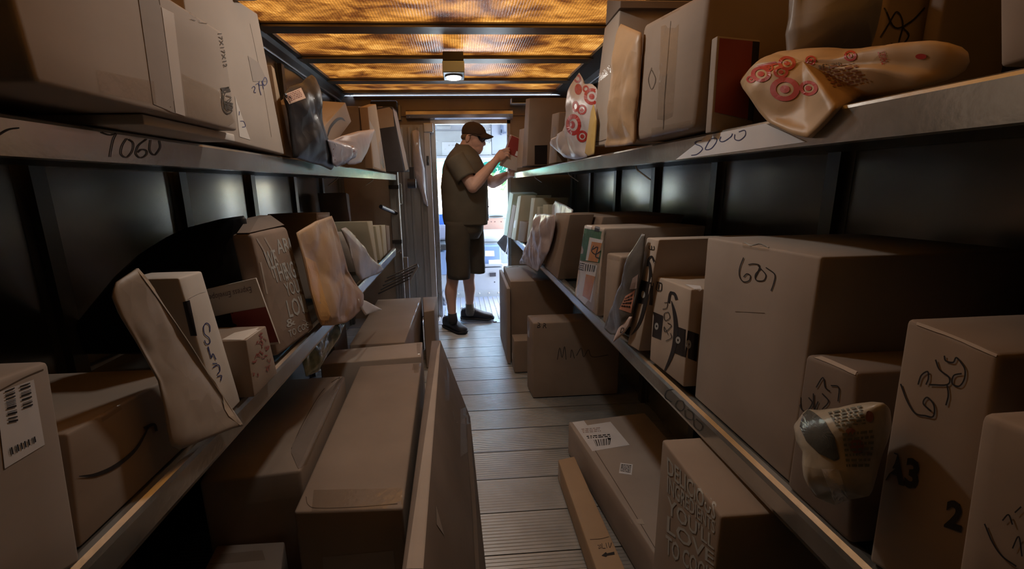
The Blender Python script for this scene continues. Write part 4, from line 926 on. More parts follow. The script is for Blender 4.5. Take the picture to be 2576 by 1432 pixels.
# big printed carton (text)
q = [onX(x, y, .40) for x, y in ((1820, 1253), (1665, 1105))]
zt = .715
A, B = onX(1820, 1253, .425), onX(1665, 1105, .425)
o = package('meal_box', 'carton printed with pale text DELICIOUS INGREDIENTS, on the right floor', 'box', [V((.425, A.y, .18)), V((.425, B.y, .18)), V((.425, B.y, B.z)), V((.425, A.y, B.z-.005))], (.30, 0, 0), K('kraft'), r=.006)
tp = plain('pale_lettering', (.42, .42, .40), .7)
for s, q in (('DELICIOUS', [(1679, 1148), (1803, 1268), (1800, 1310), (1680, 1192)]), ('INGREDIENTS', [(1680, 1196), (1800, 1312), (1799, 1345), (1679, 1238)]), ("YOU'LL", [(1680, 1245), (1798, 1350), (1797, 1385), (1679, 1290)]), ('LOVE', [(1680, 1296), (1797, 1392), (1796, 1425), (1678, 1338)]), ('TO COOK', [(1676, 1344), (1794, 1432), (1792, 1475), (1675, 1392)]), ('WITH', [(1676, 1396), (1790, 1480), (1788, 1520), (1675, 1440)])):
    if s != 'WITH': text(o, s, q, tp, 'printed_line', bold=.015)
# ------------------------------------------------------------------ packages on the left upper shelf
ZU2 = 1.357
def lu(label, X, pts, depth, mat, **k):
    k.setdefault('zmin', ZU2); return sbox(k.pop('name', 'cardboard_box'), label, 'L', X, pts, depth, mat, **k)
# 1 big near carton
q = [V((-.42, .515, 1.376)), V((-.42, .938, 1.376)), V((-.42, .932, 1.547)), V((-.42, .500, 1.547))]
o = package('cardboard_box', 'huge near carton stamped 17X17X12 overhanging the left upper shelf', 'box', q, (-.42, 0, 0), K('light'), r=.006, bulge=.002)
decal(o, [(345, -20), (398, -20), (440, 285), (385, 262)], K('grey'), 'paper_tape', 8, off=.0007)
decal(o, [(400, -20), (432, -2), (465, 292), (441, 284)], noisy('glassy_paper_tape', (.60, .54, .50), (.68, .62, .57), rough=(.3, .4)), 'paper_tape', 8, off=.0007)
seam(o, [(398, -10), (420, 140), (440, 283)], 2)
tape(o, [(240, 175), (385, 205), (392, 262), (250, 232)]); tape(o, [(455, 185), (560, 232), (595, 322), (470, 292)])
text(o, '17X17X12', [(557, 84), (571, 168), (562, 170), (547, 84)], plain('stamp_grey', (.09, .075, .065), .7), 'stamped_size')
tt = [(x, y) for x, y in ((556, 83), (556, 83))]
ring_marks(o, [(573, 253, 17, 35, .88, 1), (574, 253, 13, 27, .9, 1)], plain('stamp_grey', (.09, .075, .065), .7), 'round_stamp')
ink(o, [[(567, 240), (580, 246), (568, 256), (582, 262)], [(570, 268), (580, 250)]], plain('stamp_grey', (.09, .075, .065), .7), 2, 'round_stamp')
ink(o, [[(470, 10), (485, 30), (500, 45)], [(500, 20), (512, 45), (520, 60)], [(478, 48), (490, 52)]], plain('stamp_grey', (.09, .075, .065), .7), 1.2, 'faint_scribble')
seam(o, [(425, 280), (428, 268)], 2); seam(o, [(448, 255), (446, 238)], 2)
# flat packet under it
o = package('flat_packet', 'flat white-labelled packet pinned under the huge near carton', 'packet', [V((-.44, .70, 1.359)), V((-.44, .965, 1.359)), V((-.44, .965, 1.3735)), V((-.44, .70, 1.3735))], (-.32, 0, 0), K('white'), r=.002)
# 2740 box
o = lu('tall pale carton marked 2740 behind the huge near carton', -.49, [(470, 330), (716, 389), (648, 34), (420, -120)], .34, K('light'), r=.004, bulge=.002, ylim=(.95, 2))
decal(o, [(623, 140), (650, 158), (672, 205), (636, 205)], K('grey'), 'paper_label', 4)
ink(o, [[(633, 222), (637, 217), (641, 221), (638, 231), (643, 233)], [(642, 213), (650, 210), (652, 225), (656, 239)], [(652, 203), (650, 213), (659, 214)], [(658, 203), (662, 224)], [(664, 196), (660, 206), (665, 215), (671, 207), (668, 196), (664, 195)]], M_BLUE, 1.5, 'marker_number_2740')
seam(o, [(660, 60), (690, 220), (708, 345)], 1.3)
w_ = decal(o, [(590, 240), (597, 262), (629, 352), (602, 344)], K('white'), 'white_label', 5)
ink(w_, [[(603, 305), (612, 306), (616, 318), (608, 320)], [(600, 290), (601, 280)]], M_BLUE, 1.6, 'marker_mark', surf=o)
o = package('cardboard_box', 'pale carton corner high up on top of the 2740 carton', 'box', [onX(610, 2, -.47), onX(655, 2, -.47), onX(662, -40, -.47), onX(600, -60, -.47)], (-.25, 0, 0), K('light'), r=.01)
o = lu('thin tan slab carton leaning beside the 2740 carton', -.50, [(718, 390), (735, 396), (690, 172), (674, 158)], .34, K('warm'), r=.002, ylim=(1.365, 1.5))
o = lu('small carton with a number 2 behind the black plastic mailer', -.53, [(722, 400), (745, 400), (728, 264), (709, 262)], .2, K('kraft'), r=.003)
# black mailer
o = mailerX('poly_mailer', 'shiny black plastic mailer with an address label, standing on the left upper shelf', -.465,
    [(715, 236), (730, 218), (760, 208), (772, 195), (784, 188), (793, 195), (789, 226), (797, 262), (809, 318), (822, 352), (836, 385), (842, 400), (833, 428), (808, 417), (775, 409), (740, 397), (734, 330), (724, 265)], .026, paper('black_poly'), wr=.016, seed=31, wfreq=11)
lb_ = decal(o, [(714, 238), (757, 221), (769, 247), (727, 262)], noisy('tan_label', (.45, .28, .20), (.55, .36, .26), scale=25), 'address_label', 6)
rows(lb_, [(720, 238), (752, 226), (762, 244), (729, 257)], plain('tan_label_text', (.2, .08, .06), .6), 5, surf=o)
decal(o, [(786, 230), (793, 262), (806, 312), (797, 300)], M_WRAP, 'clear_seam', 5)
# tilted arrow box
o = package('cardboard_box', 'tilted carton with black curved arrow behind the folded check fabric bag', 'box', [onX(817, 362, -.51), onX(865, 330, -.51), onX(884, 305, -.51), onX(838, 300, -.51)] if False else [onX(820, 392, -.52), onX(872, 350, -.52), onX(884, 304, -.52), onX(830, 300, -.52)], (-.12, 0, 0), K('light'), r=.004)
q = [onX(820, 392, -.52), onX(884, 304, -.52), onX(868, 258, -.52), onX(808, 318, -.52)]
bpy.data.objects.remove(o)
o = package('cardboard_box', 'tilted carton with black curved arrow behind the folded check fabric bag', 'box', [onX(818, 395, -.52), onX(884, 306, -.52), onX(869, 258, -.52), onX(812, 322, -.52)], (-.28, 0, .02), K('light'), r=.003)
ink(o, [[(822, 348), (830, 322), (845, 303), (858, 298), (868, 305)]], M_INK, 7, 'printed_curved_arrow', taper=True)
tape(o, [(820, 300), (840, 285), (838, 292), (822, 308)])
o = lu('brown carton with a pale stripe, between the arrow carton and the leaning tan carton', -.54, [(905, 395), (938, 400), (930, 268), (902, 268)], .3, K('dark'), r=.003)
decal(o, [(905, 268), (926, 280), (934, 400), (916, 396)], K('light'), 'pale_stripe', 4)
o = lu('leaning tan taped carton second from the end of the left upper shelf', -.49, [(938, 424), (972, 438), (946, 262), (925, 270)], .045, K('warm'), r=.003)
decal(o, [(928, 300), (944, 330), (958, 426), (940, 420)], K('light'), 'pale_panel', 4); decal(o, [(955, 330), (963, 370), (970, 425), (962, 424)], M_WRAP, 'clear_tape', 4)
# end box
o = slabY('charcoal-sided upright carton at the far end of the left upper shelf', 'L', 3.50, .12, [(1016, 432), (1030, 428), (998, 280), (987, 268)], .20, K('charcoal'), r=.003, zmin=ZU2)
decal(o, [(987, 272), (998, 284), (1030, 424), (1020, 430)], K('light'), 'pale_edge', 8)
bm_ = o
decal(o, [(948, 276), (987, 268), (992, 318), (952, 324)], K('warm'), 'orange_tape_panel', 5)
decal(o, [(950, 264), (962, 262), (963, 269), (951, 271)], M_PINK, 'white_tag', 1)
# check bag and pale mailer
o = mailerX('poly_mailer', 'pale pinkish padded mailer leaning across the left upper shelf', -.488, [(838, 352), (860, 342), (900, 330), (941, 325), (934, 350), (922, 385), (908, 409), (892, 414), (876, 414), (856, 385)], .014, noisy('pink_mailer', (.55, .45, .43), (.64, .54, .52), rough=(.35, .5), bump=.4, bscale=20), wr=.008, seed=33)
chk = noisy('check_fabric', (.30, .28, .32), (.42, .40, .46), scale=8, rough=(.2, .35), bump=.4, bscale=25)
o = mailerX('clothing_bag', 'clear bag holding folded grey check fabric beside the black mailer', -.435, [(824, 352), (838, 352), (860, 359), (885, 366), (897, 376), (893, 390), (880, 402), (862, 415), (845, 420), (838, 412), (836, 392)], .024, chk, wr=.014, seed=34, wfreq=14, cat='bag')
for a, b in (((842, 360), (868, 408)), ((850, 358), (878, 402)), ((858, 362), (885, 398))): ink(o, [[a, b]], M_LABEL, 1.6, 'check_line')
for a, b in (((838, 392), (888, 370)), ((842, 402), (892, 380)), ((838, 375), (872, 362))): ink(o, [[a, b]], plain('maroon_line', (.18, .06, .07), .5), 2.2, 'check_line')
ink(lipUL, [[(254, 333), (275, 340), (290, 337), (284, 352), (278, 380), (276, 395)], [(318, 348), (306, 368), (304, 388), (318, 396), (332, 380), (334, 360), (322, 350)], [(368, 350), (348, 366), (341, 386), (352, 397), (366, 391), (368, 380), (356, 376), (345, 384)], [(378, 352), (376, 378), (388, 390), (402, 372), (400, 354)]], plain('faded_marker', (.10, .09, .08), .6), 3, 'marker_number_7060', surf=lipUL)
ink(lipUL, [[(-5, 340), (20, 326), (46, 322)]], plain('faded_marker', (.10, .09, .08), .6), 4, 'marker_stroke', surf=lipUL)

# ------------------------------------------------------------------ left lower shelf
ZL2 = .804
def ll(label, X, pts, depth, mat, **k):
    k.setdefault('zmin', ZL2); return sbox(k.pop('name', 'cardboard_box'), label, 'L', X, pts, depth, mat, **k)
o = ll('near carton with big white barcode label at the left edge of the frame', -.50, [(-240, 1700), (212, 1440), (122, 908), (-160, 1010)], .30, K('grey'), r=.006)
lb_ = decal(o, [(-12, 990), (83, 955), (111, 1119), (10, 1180)], M_LABEL, 'shipping_label', 8)
bars(lb_, [(8, 985), (33, 975), (42, 1060), (18, 1065)], M_INK, 16, surf=o, horiz=True); bars(lb_, [(46, 972), (72, 963), (80, 1025), (55, 1034)], M_INK, 14, surf=o, horiz=True)
bars(lb_, [(20, 1128), (85, 1098), (88, 1112), (24, 1146)], M_INK, 16, surf=o)
seam(o, [(-5, 985), (60, 950), (120, 925)], 3)
o = ll('dark shaded carton with a curved arrow between the barcode carton and the leaning kraft mailer', -.52, [(205, 1400), (500, 1130), (470, 925), (168, 1092)], .42, K('kraft'), r=.005)
ink(o, [[(196, 1199), (240, 1194), (290, 1172), (340, 1130), (375, 1070)]], M_INK, 10, 'printed_curved_arrow', taper=True)
ink(o, [[(360, 1078), (385, 1068), (392, 1085)]], M_INK, 7, 'arrow_head')
tape(o, [(250, 1045), (300, 1016), (306, 1030), (256, 1062)])
# big kraft leaning mailer
pm = mailerX('padded_envelope', 'large kraft mailer leaning out over the left lower shelf lip', -.478, [(345, 675), (372, 705), (410, 765), (470, 850), (530, 945), (612, 1072), (585, 1078), (530, 1100), (450, 1132), (428, 1120), (415, 1040), (400, 960), (350, 870), (300, 790), (282, 745), (290, 712)], .007, paper('dull_kraft'), wr=.012, seed=41, wfreq=9, nb=90)
ink(pm, [[(345, 676), (410, 765), (470, 850), (540, 960), (606, 1068)]], noisy('mailer_fold', (.50, .40, .30), (.56, .46, .36)), 7, 'folded_edge')
# 6252 white box
q = [onX(x, y, -.50) for x, y in ((560, 1085), (606, 1010), (508, 682), (449, 700))]
for p in q[:2]: p.z = max(p.z, ZL2)
o = package('cardboard_box', 'slim pale carton with 6252 written vertically, behind the leaning kraft mailer', 'box', q, (-.095, 0, 0), K('white'), r=.004)
ink(o, [[(527, 835), (526, 820), (518, 813), (511, 822), (513, 840), (524, 850), (527, 862), (518, 866), (513, 856)], [(524, 884), (522, 872), (530, 900), (534, 890), (542, 905)], [(533, 915), (545, 915)], [(534, 925), (548, 918), (552, 932), (545, 942)], [(545, 948), (556, 945), (554, 958)]], M_BLUE, 2.4, 'marker_number_6252')
seam(o, [(472, 752), (500, 738), (516, 735)], 1.3, plain('pale_tape_edge', (.7, .68, .66), .4), 'tape_edge')
decal(o, [(460, 760), (476, 755), (495, 845), (480, 845)], M_BTAPE, 'black_patch', 4)
# black poly bag behind
o = pillow('poly_bag', 'large black poly bag filling the back of the left lower shelf', 'bag', [onY(x, y, 1.22) for x, y in ((180, 830), (290, 695), (350, 640), (420, 596), (470, 573), (560, 550), (618, 542), (626, 600), (630, 700), (632, 790), (560, 860), (350, 890), (200, 890))], (0, -1, 0), .018, paper('black_poly'), wr=.012, seed=43, nb=90, wfreq=4)
# express envelope
q = [onY(x, y, Y) for x, y, Y in ((540, 880, 1.14), (703, 866, 1.14), (643, 700, 1.085), (519, 728, 1.085))]
o = package('document_envelope', 'white and red card envelope printed Express Envelope, standing upside down', 'envelope', q, (0, .006, 0), K('white'), r=.001, bulge=0)
decal(o, [(536, 797), (586, 786), (596, 820), (546, 838)], M_BTAPE, 'black_print', 3)
decal(o, [(580, 787), (668, 772), (700, 860), (600, 872)], plain('dark_red_print', (.26, .05, .045), .5), 'red_print_band', 4)
text(o, 'Express Envelope', [(655, 744), (530, 770), (526, 750), (650, 722)][0:0] or [(634, 736), (528, 758), (525, 738), (630, 716)], plain('envelope_print', (.20, .15, .16), .6), 'printed_words')
# small printed carton
q = [onX(x, y, -.475) for x, y in ((640, 1000), (698, 940), (669, 820), (619, 856))]
for p in q[:2]: p.z = max(p.z, ZL2)
o = package('gift_box', 'small carton with red scribble print in front of the Express Envelope', 'box', q, (-.13, 0, 0), K('kraft'), r=.003)
rnd = random.Random(3)
sq = []
for i in range(26):
    u, v_ = rnd.uniform(.08, .9), rnd.uniform(.05, .9)
    c = bil([(621, 858), (668, 824), (690, 925), (638, 985)], u, v_)
    sq.append([(c[0]+rnd.uniform(-6, 6), c[1]+rnd.uniform(-6, 6)) for _ in range(4)])
ink(o, sq, plain('red_scribble', (.30, .07, .06), .6), 1.4, 'red_scribble_print')
decal(o, [(557, 856), (590, 838), (668, 821), (620, 856)], K('white'), 'white_top', 4)
# paper bag
q = [onX(x, y, -.495) for x, y in ((700, 897), (792, 828), (722, 570), (633, 588))]
for p in q[:2]: p.z = max(p.z, ZL2)
o = package('paper_bag', 'brown paper bag printed WE ARE YOU\'LL LOVE TO COOK on the left lower shelf', 'bag', q, (-.05, 0, .0), paper('brown_bag'), r=.012, bulge=.004)
mk('bag_flap', *rbox_geo([onX(628, 586, -.50), onX(716, 566, -.50), onX(680, 541, -.56), onX(650, 548, -.56)], V((-.03, 0, .0)), .002), K('dark'), o)
for s, q in (('ARE', [(690, 604), (733, 594), (741, 628), (700, 640)]), ('WE', [(662, 634), (690, 628), (700, 668), (672, 676)]), ('THE', [(680, 672), (716, 660), (726, 700), (692, 712)]), ('INGRE', [(708, 664), (752, 652), (764, 692), (720, 708)]), ("YOU'LL", [(712, 712), (766, 696), (774, 730), (722, 746)]), ('LOVE', [(718, 756), (774, 738), (784, 784), (728, 800)]), ('&', [(716, 806), (738, 798), (744, 816), (722, 826)]), ('TO COOK', [(724, 832), (786, 804), (788, 818), (728, 850)])):
    text(o, s, q, tp, 'printed_line', bold=.01)
for s in ([(645, 600), (668, 640), (690, 700)], [(665, 598), (700, 660)], [(655, 660), (672, 740)]): ink(o, [s], paper('dull_kraft'), 4, 'crease', off=.0006)
# orange-brown kraft mailer
o = mailerX('padded_envelope', 'orange-brown kraft envelope slumping beside the printed paper bag', -.466, [(746, 586), (768, 572), (793, 557), (812, 551), (835, 543), (846, 570), (862, 630), (876, 680), (894, 712), (915, 745), (912, 775), (888, 800), (870, 812), (836, 819), (808, 820), (798, 798), (782, 740), (765, 660)], .013, paper('kraft_mailer'), wr=.018, seed=44, wfreq=10, nb=90)
poly_decal(o, [(765, 645), (794, 660), (814, 740), (834, 800), (830, 816), (808, 816), (784, 740)], noisy('orange_kraft', (.50, .27, .10), (.58, .33, .13), rough=(.4, .5), bump=.3), 'orange_side_fold')
decal(o, [(866, 570), (870, 600), (878, 660), (872, 640)], M_WRAP, 'clear_edge', 4)
o = pillow('paper_slip', 'white paper corner poking out beneath the orange-brown envelope', 'paper', [onX(x, y, -.455) for x, y in ((901, 752), (920, 757), (961, 779), (938, 786), (919, 794), (908, 776))], (1, -.3, .2), .003, M_LABEL, wr=.003, nb=36, nr=5)
o = ll('carton top showing behind the orange-brown envelope', -.60, [(800, 900), (850, 900), (830, 534), (796, 536)], .2, K('kraft'), r=.003, ylim=(1.9, 2.16))
decal(o, [(798, 535), (828, 533), (832, 546), (800, 548)], K('light'), 'pale_top', 2)
# grey-white mailer
o = mailerX('poly_mailer', 'dull white poly mailer with pointed corner over the left lower shelf lip', -.47, [(858, 576), (870, 572), (882, 582), (905, 612), (935, 650), (964, 680), (950, 690), (925, 698), (908, 706), (896, 690), (888, 660), (878, 620)], .018, noisy('dull_white_poly', (.42, .38, .36), (.52, .47, .45), rough=(.3, .45), bump=.4, bscale=20), wr=.01, seed=46, wfreq=12)
decal(o, [(872, 612), (880, 612), (888, 650), (880, 650)], M_LABEL, 'label', 3)
# row of books / slim cartons
ll('dark-sided taped slim carton, nearest of the pale slim row on the left', -.50, [(946, 668), (958, 655), (937, 556), (922, 558)], .25, K('cream'), r=.003, ylim=(2.47, 2.69))
o = ll('white slim carton with torn sticker beside the row of slim cartons', -.56, [(925, 665), (935, 655), (922, 580), (875, 582)], .15, K('white'), r=.004, ylim=(2.19, 2.45))
ll('pale slim carton second in the row at the far end of the left lower shelf', -.50, [(957, 655), (964, 646), (954, 567), (944, 569)], .22, K('cream'), r=.002)
ll('pale slim carton third in the row at the far end of the left lower shelf', -.50, [(966, 645), (974, 636), (969, 566), (959, 567)], .22, K('cream'), r=.002)
ll('pale slim carton last in the row at the far end of the left lower shelf', -.50, [(976, 634), (982, 628), (979, 568), (971, 567)], .2, K('kraft'), r=.002)
o = ll('wide dark carton behind the row of slim cartons on the left lower shelf', -.80, [(900, 620), (985, 610), (980, 480), (870, 484)], .2, K('dark'), r=.004, ylim=(2.9, 3.4))
o = mk('tube', *tube([onX(958, 520, -.60), onX(1000, 538, -.515)], .016, 12), plain('black_tube', (.02, .02, .025), .4)); tag(o, 'dark tube with pale cap at the far end of the left lower shelf', 'tube')
mk('tube_cap', *tube([onX(988, 532, -.542), onX(1001, 539, -.513)], .0175, 12), M_LABEL, o)
o = mk('umbrella_mailer', *rbox_geo([V((-.60, 1.70, .62)), V((-.53, 1.70, .60)), V((-.53, 1.70, .66)), V((-.60, 1.70, .68))], V((.0, .42, .02)), .01), noisy('green_film', (.10, .16, .10), (.3, .36, .28), scale=30, rough=(.15, .3))) if False else None
o = pillow('film_bag', 'greenish clear film bag squeezed below the left lower shelf lip', 'bag', [onX(x, y, -.565) for x, y in ((800, 838), (850, 812), (866, 815), (838, 872), (800, 935), (770, 948), (760, 905))], (1, 0, .2), .02, noisy('green_film', (.06, .10, .07), (.30, .36, .28), scale=24, rough=(.12, .3), bump=.6, bscale=25), wr=.016, seed=47, wfreq=16)

# ------------------------------------------------------------------ floor, left side
def top(label, pts, zt, mat, z0=.008, **k):
    q = [onZ(x, y, zt) for x, y in pts]
    return package('cardboard_box', label, 'box', q, (0, 0, -(zt-z0)), mat, k.get('r', .006), k.get('bulge', .002))
o = top('long carton lying in the aisle edge, biggest smooth top on the left floor', [(738, 1289), (1014, 1279), (1061, 911), (905, 921)], .42, K('kraft'), r=.008)
tape(o, [(745, 1235), (1012, 1228), (1013, 1278), (738, 1289)])
seam(o, [(770, 1250), (775, 1270), (800, 1279), (900, 1276), (1000, 1268)], 2)
decal(o, [(812, 1402), (990, 1385), (995, 1450), (815, 1460)], M_PINK if False else K('grey'), 'side_label', 3)
tape(o, [(1040, 913), (1061, 911), (1060, 930), (1036, 932)])
o = top('long flap-topped carton beside the shelf on the left floor', [(500, 1215), (756, 1184), (868, 945), (640, 960)], .42, K('kraft'), r=.01, bulge=.004)
poly_decal(o, [(735, 1120), (800, 1005), (862, 948), (868, 950), (760, 1176), (750, 1180), (733, 1140)], K('dark'), 'folded_flap')
seam(o, [(733, 1130), (760, 1070), (810, 985), (855, 948)], 2)
tape(o, [(850, 955), (868, 948), (770, 1170), (748, 1178)])
o = top('narrow carton lying crosswise between two long cartons on the left floor', [(806, 917), (1060, 897), (1063, 860), (838, 881)], .425, K('light'))
decal(o, [(1048, 864), (1063, 863), (1061, 903), (1050, 905)], M_WRAP, 'clear_tape', 3)
o = top('large flat-topped carton far down the left floor', [(879, 868), (1018, 861), (1060, 748), (950, 754)], .43, K('kraft'))
tape(o, [(1040, 790), (1054, 760), (1050, 790), (1030, 830)])
o = top('slim upright carton at the end of the left floor row', [(1066, 785), (1092, 781), (1100, 746), (1063, 748)], .42, K('kraft'))
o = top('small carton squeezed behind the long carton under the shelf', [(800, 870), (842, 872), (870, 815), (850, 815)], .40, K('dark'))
# tall flat carton standing on edge
A, B = onZ(1224, 1440, .006), onZ(1183, 1050, .006)
dirv = (B-A).normalized()
A = A-dirv*.25
T1 = onZ(1063, 1432, .50)-dirv*.12; T2 = onZ(1108, 856, .50)
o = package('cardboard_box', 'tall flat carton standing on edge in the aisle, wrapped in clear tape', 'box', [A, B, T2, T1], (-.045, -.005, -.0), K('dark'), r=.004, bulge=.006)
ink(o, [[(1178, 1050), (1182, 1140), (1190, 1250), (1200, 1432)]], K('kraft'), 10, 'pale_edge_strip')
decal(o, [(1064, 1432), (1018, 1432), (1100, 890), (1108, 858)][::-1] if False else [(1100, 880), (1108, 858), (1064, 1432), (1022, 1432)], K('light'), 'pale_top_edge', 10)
decal(o, [(1116, 900), (1130, 940), (1130, 1008), (1120, 1010)], M_WRAP, 'clear_tape', 4)
decal(o, [(1158, 1030), (1182, 1020), (1186, 1130), (1158, 1150)], M_WRAP, 'clear_tape', 5)
decal(o, [(1096, 1270), (1104, 1300), (1117, 1348), (1098, 1320)], K('grey'), 'paper_scrap', 2)
o = top('low dark carton with a smeared label in the shadows at the bottom left', [(470, 1520), (700, 1500), (716, 1362), (545, 1372)], .20, K('dark'))
decal(o, [(565, 1345), (650, 1335), (648, 1350), (572, 1358)], M_PINK, 'smeared_label', 2)
tape(o, [(500, 1400), (660, 1385), (668, 1410), (495, 1425)])
# ------------------------------------------------------------------ the man in the doorway
def pt(x, y, Y): return onY(x, y, Y)
skin = noisy('skin', (.56, .33, .25), (.64, .41, .32), scale=9, rough=(.5, .6), bump=.1, bscale=120, bdist=.0006, spec=.35)
shirt_m = noisy('brown_shirt_cloth', (.105, .090, .066), (.14, .12, .088), scale=6, rough=(.75, .85), bump=.3, bscale=160, bdist=.0008, spec=.2)
short_m = noisy('brown_shorts_cloth', (.070, .060, .045), (.095, .082, .062), scale=6, rough=(.75, .9), bump=.3, bscale=160, bdist=.0008, spec=.2)
cap_m = noisy('brown_cap_cloth', (.060, .040, .028), (.080, .055, .038), scale=8, rough=(.8, .9), bump=.3, bscale=200, bdist=.0006, spec=.2)
shoe_m = noisy('black_shoe', (.012, .012, .018), (.022, .022, .032), rough=(.55, .7), bump=.3, bscale=60)
man = empty('person', (0.02, 3.93, 0)); tag(man, 'man in cap, sunglasses, brown shirt and shorts holding a red box in the doorway', 'person')
def tubeR(keys, n=14, sub=5):
    """keys: (Vector, radius)"""
    pts = spline([k[0] for k in keys], sub); rad = []
    for i in range(len(keys)-1):
        for k in range(sub): t = k/sub; t = t*t*(3-2*t); rad.append(keys[i][1]*(1-t)+keys[i+1][1]*t)
    rad.append(keys[-1][1])
    g = tube(pts, rad, n, True)
    return merge([g, ell(pts[0], (rad[0],)*3, 12, 8), ell(pts[-1], (rad[-1],)*3, 12, 8)])
Yc = 3.93
parts = []
# head: cranium, face, jaw, nose, ear; profile measured in the photo
def E(x, y, Y, rx, ry, rz, tilt=0): parts.append(ell(pt(x, y, Y), (rx, ry, rz), 24, 16, Matrix.Rotation(tilt, 3, 'Y')))
E(1191, 339, Yc, .092, .077, .085)            # skull
E(1196, 356, Yc, .078, .068, .080, .15)       # face mass
E(1200, 372, Yc, .052, .052, .052, .3)        # lower face
E(1203, 383, Yc, .024, .026, .020, .2)        # chin
E(1188, 375, Yc, .042, .056, .040, .5)        # jaw angle
E(1211, 347, Yc, .022, .050, .022)            # brow
parts.append(tubeR([(pt(1214, 350, Yc), .011), (pt(1217.5, 359, Yc), .013), (pt(1218, 362.5, Yc), .0145)], 12))   # nose
E(1214.5, 363, Yc-.011, .011, .009, .008); E(1214.5, 363, Yc+.011, .011, .009, .008)
E(1211, 370.5, Yc, .013, .024, .006, .2); E(1209.5, 374.5, Yc, .013, .022, .007, .2)   # lips
E(1201, 362, Yc-.045, .03, .018, .022); E(1201, 362, Yc+.045, .03, .018, .022)  # cheeks
for s in (-1, 1):
    parts.append(ell(pt(1176, 350, Yc)+V((0, s*.076, 0)), (.019, .010, .033), 16, 10, Matrix.Rotation(.25, 3, 'Y')))
# neck
parts.append(tubeR([(pt(1180, 360, Yc), .062), (pt(1172, 375, Yc), .062), (pt(1163, 392, Yc), .075)], 20))
# trunk beneath the clothes
tr = [(565, 1125, 1213, .155), (520, 1120, 1214, .16), (470, 1118, 1212, .17), (430, 1122, 1208, .18), (405, 1130, 1196, .17), (388, 1143, 1184, .10)]
parts.append(loft([((pt(a, y, Yc)+pt(b, y, Yc))/2, (pt(b, y, Yc)-pt(a, y, Yc))/2, V((0, wd, 0))) for y, a, b, wd in tr], 28))
parts.append(tubeR([(pt(1155, 410, 3.76), .07), (pt(1160, 405, 3.93), .08), (pt(1163, 408, 4.08), .07)], 16))
# near arm (his right)
NS, NE, NW = pt(1153, 408, 3.745), pt(1189, 470, 3.69), pt(1249, 402, 3.76)
parts.append(tubeR([(NS, .062), (NS.lerp(NE, .5), .054), (NE, .049)], 16))
parts.append(tubeR([(NE, .050), (NE.lerp(NW, .25), .053), (NE.lerp(NW, .6), .042), (NW, .030)], 16))
# far arm (his left)
FS, FE, FW = pt(1166, 412, 4.10), pt(1240, 460, 4.13), pt(1276, 440, 3.98)
parts.append(tubeR([(FS, .062), (FS.lerp(FE, .5), .055), (FE, .050)], 16))
parts.append(tubeR([(FE, .050), (FE.lerp(FW, .35), .052), (FE.lerp(FW, .7), .040), (FW, .031)], 16))
# hands
def finger(pts, r0, r1): parts.append(tubeR([(pts[i], r0+(r1-r0)*i/(len(pts)-1)) for i in range(len(pts))], 10, 3))
# near hand: palm then fingers closed over the box edge, thumb behind it
PB = pt(1257, 395, 3.775); PK = pt(1266, 386, 3.785)
parts.append(loft([(NW, V((.022, 0, -.022)), V((0, .026, 0))), (PB, V((.030, 0, -.026)), V((0, .018, 0))), (PK, V((.034, 0, -.028)), V((0, .015, 0))), (PK+V((.012, 0, .010)), V((.028, 0, -.022)), V((0, .010, 0)))], 16))
fx = [((1261, 380), (1267.5, 376.5), (1275, 374.5), (1281, 373)), ((1264, 384), (1271, 379.5), (1277, 379), (1281.5, 380)), ((1267, 389), (1273, 385), (1278.5, 385.5), (1281, 387.5)), ((1268, 395), (1274, 391.5), (1278, 392.5), (1280, 395))]
for i, f in enumerate(fx):
    ys = (3.785, 3.772, 3.768, 3.772)
    finger([pt(x, y, Y) for (x, y), Y in zip(f, ys)], .0098-.0006*(i == 3), .0074-.0006*(i == 3))
finger([pt(1258, 390, 3.80), pt(1263, 382, 3.83), pt(1269, 377, 3.845)], .0115, .009)
# far hand under the box
PB2 = pt(1283, 436, 3.92)
parts.append(loft([(FW, V((.0, 0, .03)), V((.006, .022, 0))), (FW.lerp(PB2, .6), V((0, 0, .034)), V((.008, .016, 0))), (PB2, V((0, 0, .036)), V((.008, .013, 0))), (PB2+V((.012, -.02, .004)), V((0, 0, .028)), V((.008, .01, 0)))], 16))
for i, dz_ in enumerate((.026, .009, -.009, -.025)):
    a = PB2+V((.008, -.015, dz_)); finger([a, a+V((.018, -.024, .004)), a+V((.014, -.046, .006)), a+V((-.004, -.056, .004))], .0096-.0006*(i == 3), .0074)
finger([PB2+V((-.01, .0, .03)), PB2+V((-.004, -.03, .046)), PB2+V((.012, -.052, .046))], .0115, .009)
# legs
parts.append(tubeR([(pt(1152, 575, 3.84), .085), (pt(1147, 640, 3.83), .075), (pt(1140, 690, 3.82), .058), (pt(1138, 712, 3.82), .052), (pt(1134.5, 735, 3.81), .054), (pt(1136, 768, 3.79), .040), (pt(1138, 792, 3.775), .033), (pt(1139, 806, 3.77), .027)], 18))
parts.append(tubeR([(pt(1172, 575, 4.03), .085), (pt(1178, 640, 4.05), .075), (pt(1179, 690, 4.07), .058), (pt(1179, 706, 4.07), .054), (pt(1181.5, 725, 4.08), .053), (pt(1181.5, 748, 4.09), .042), (pt(1181.5, 766, 4.10), .034), (pt(1182, 780, 4.10), .028)], 18))
vs, fs = merge(parts)
tm_ = bpy.data.meshes.new('tmp'); tm_.from_pydata(vs, [], fs); tm_.update()
to = bpy.data.objects.new('tmp', tm_); C.objects.link(to)
md = to.modifiers.new('r', 'REMESH'); md.mode = 'VOXEL'; md.voxel_size = .0042; md.use_smooth_shade = True
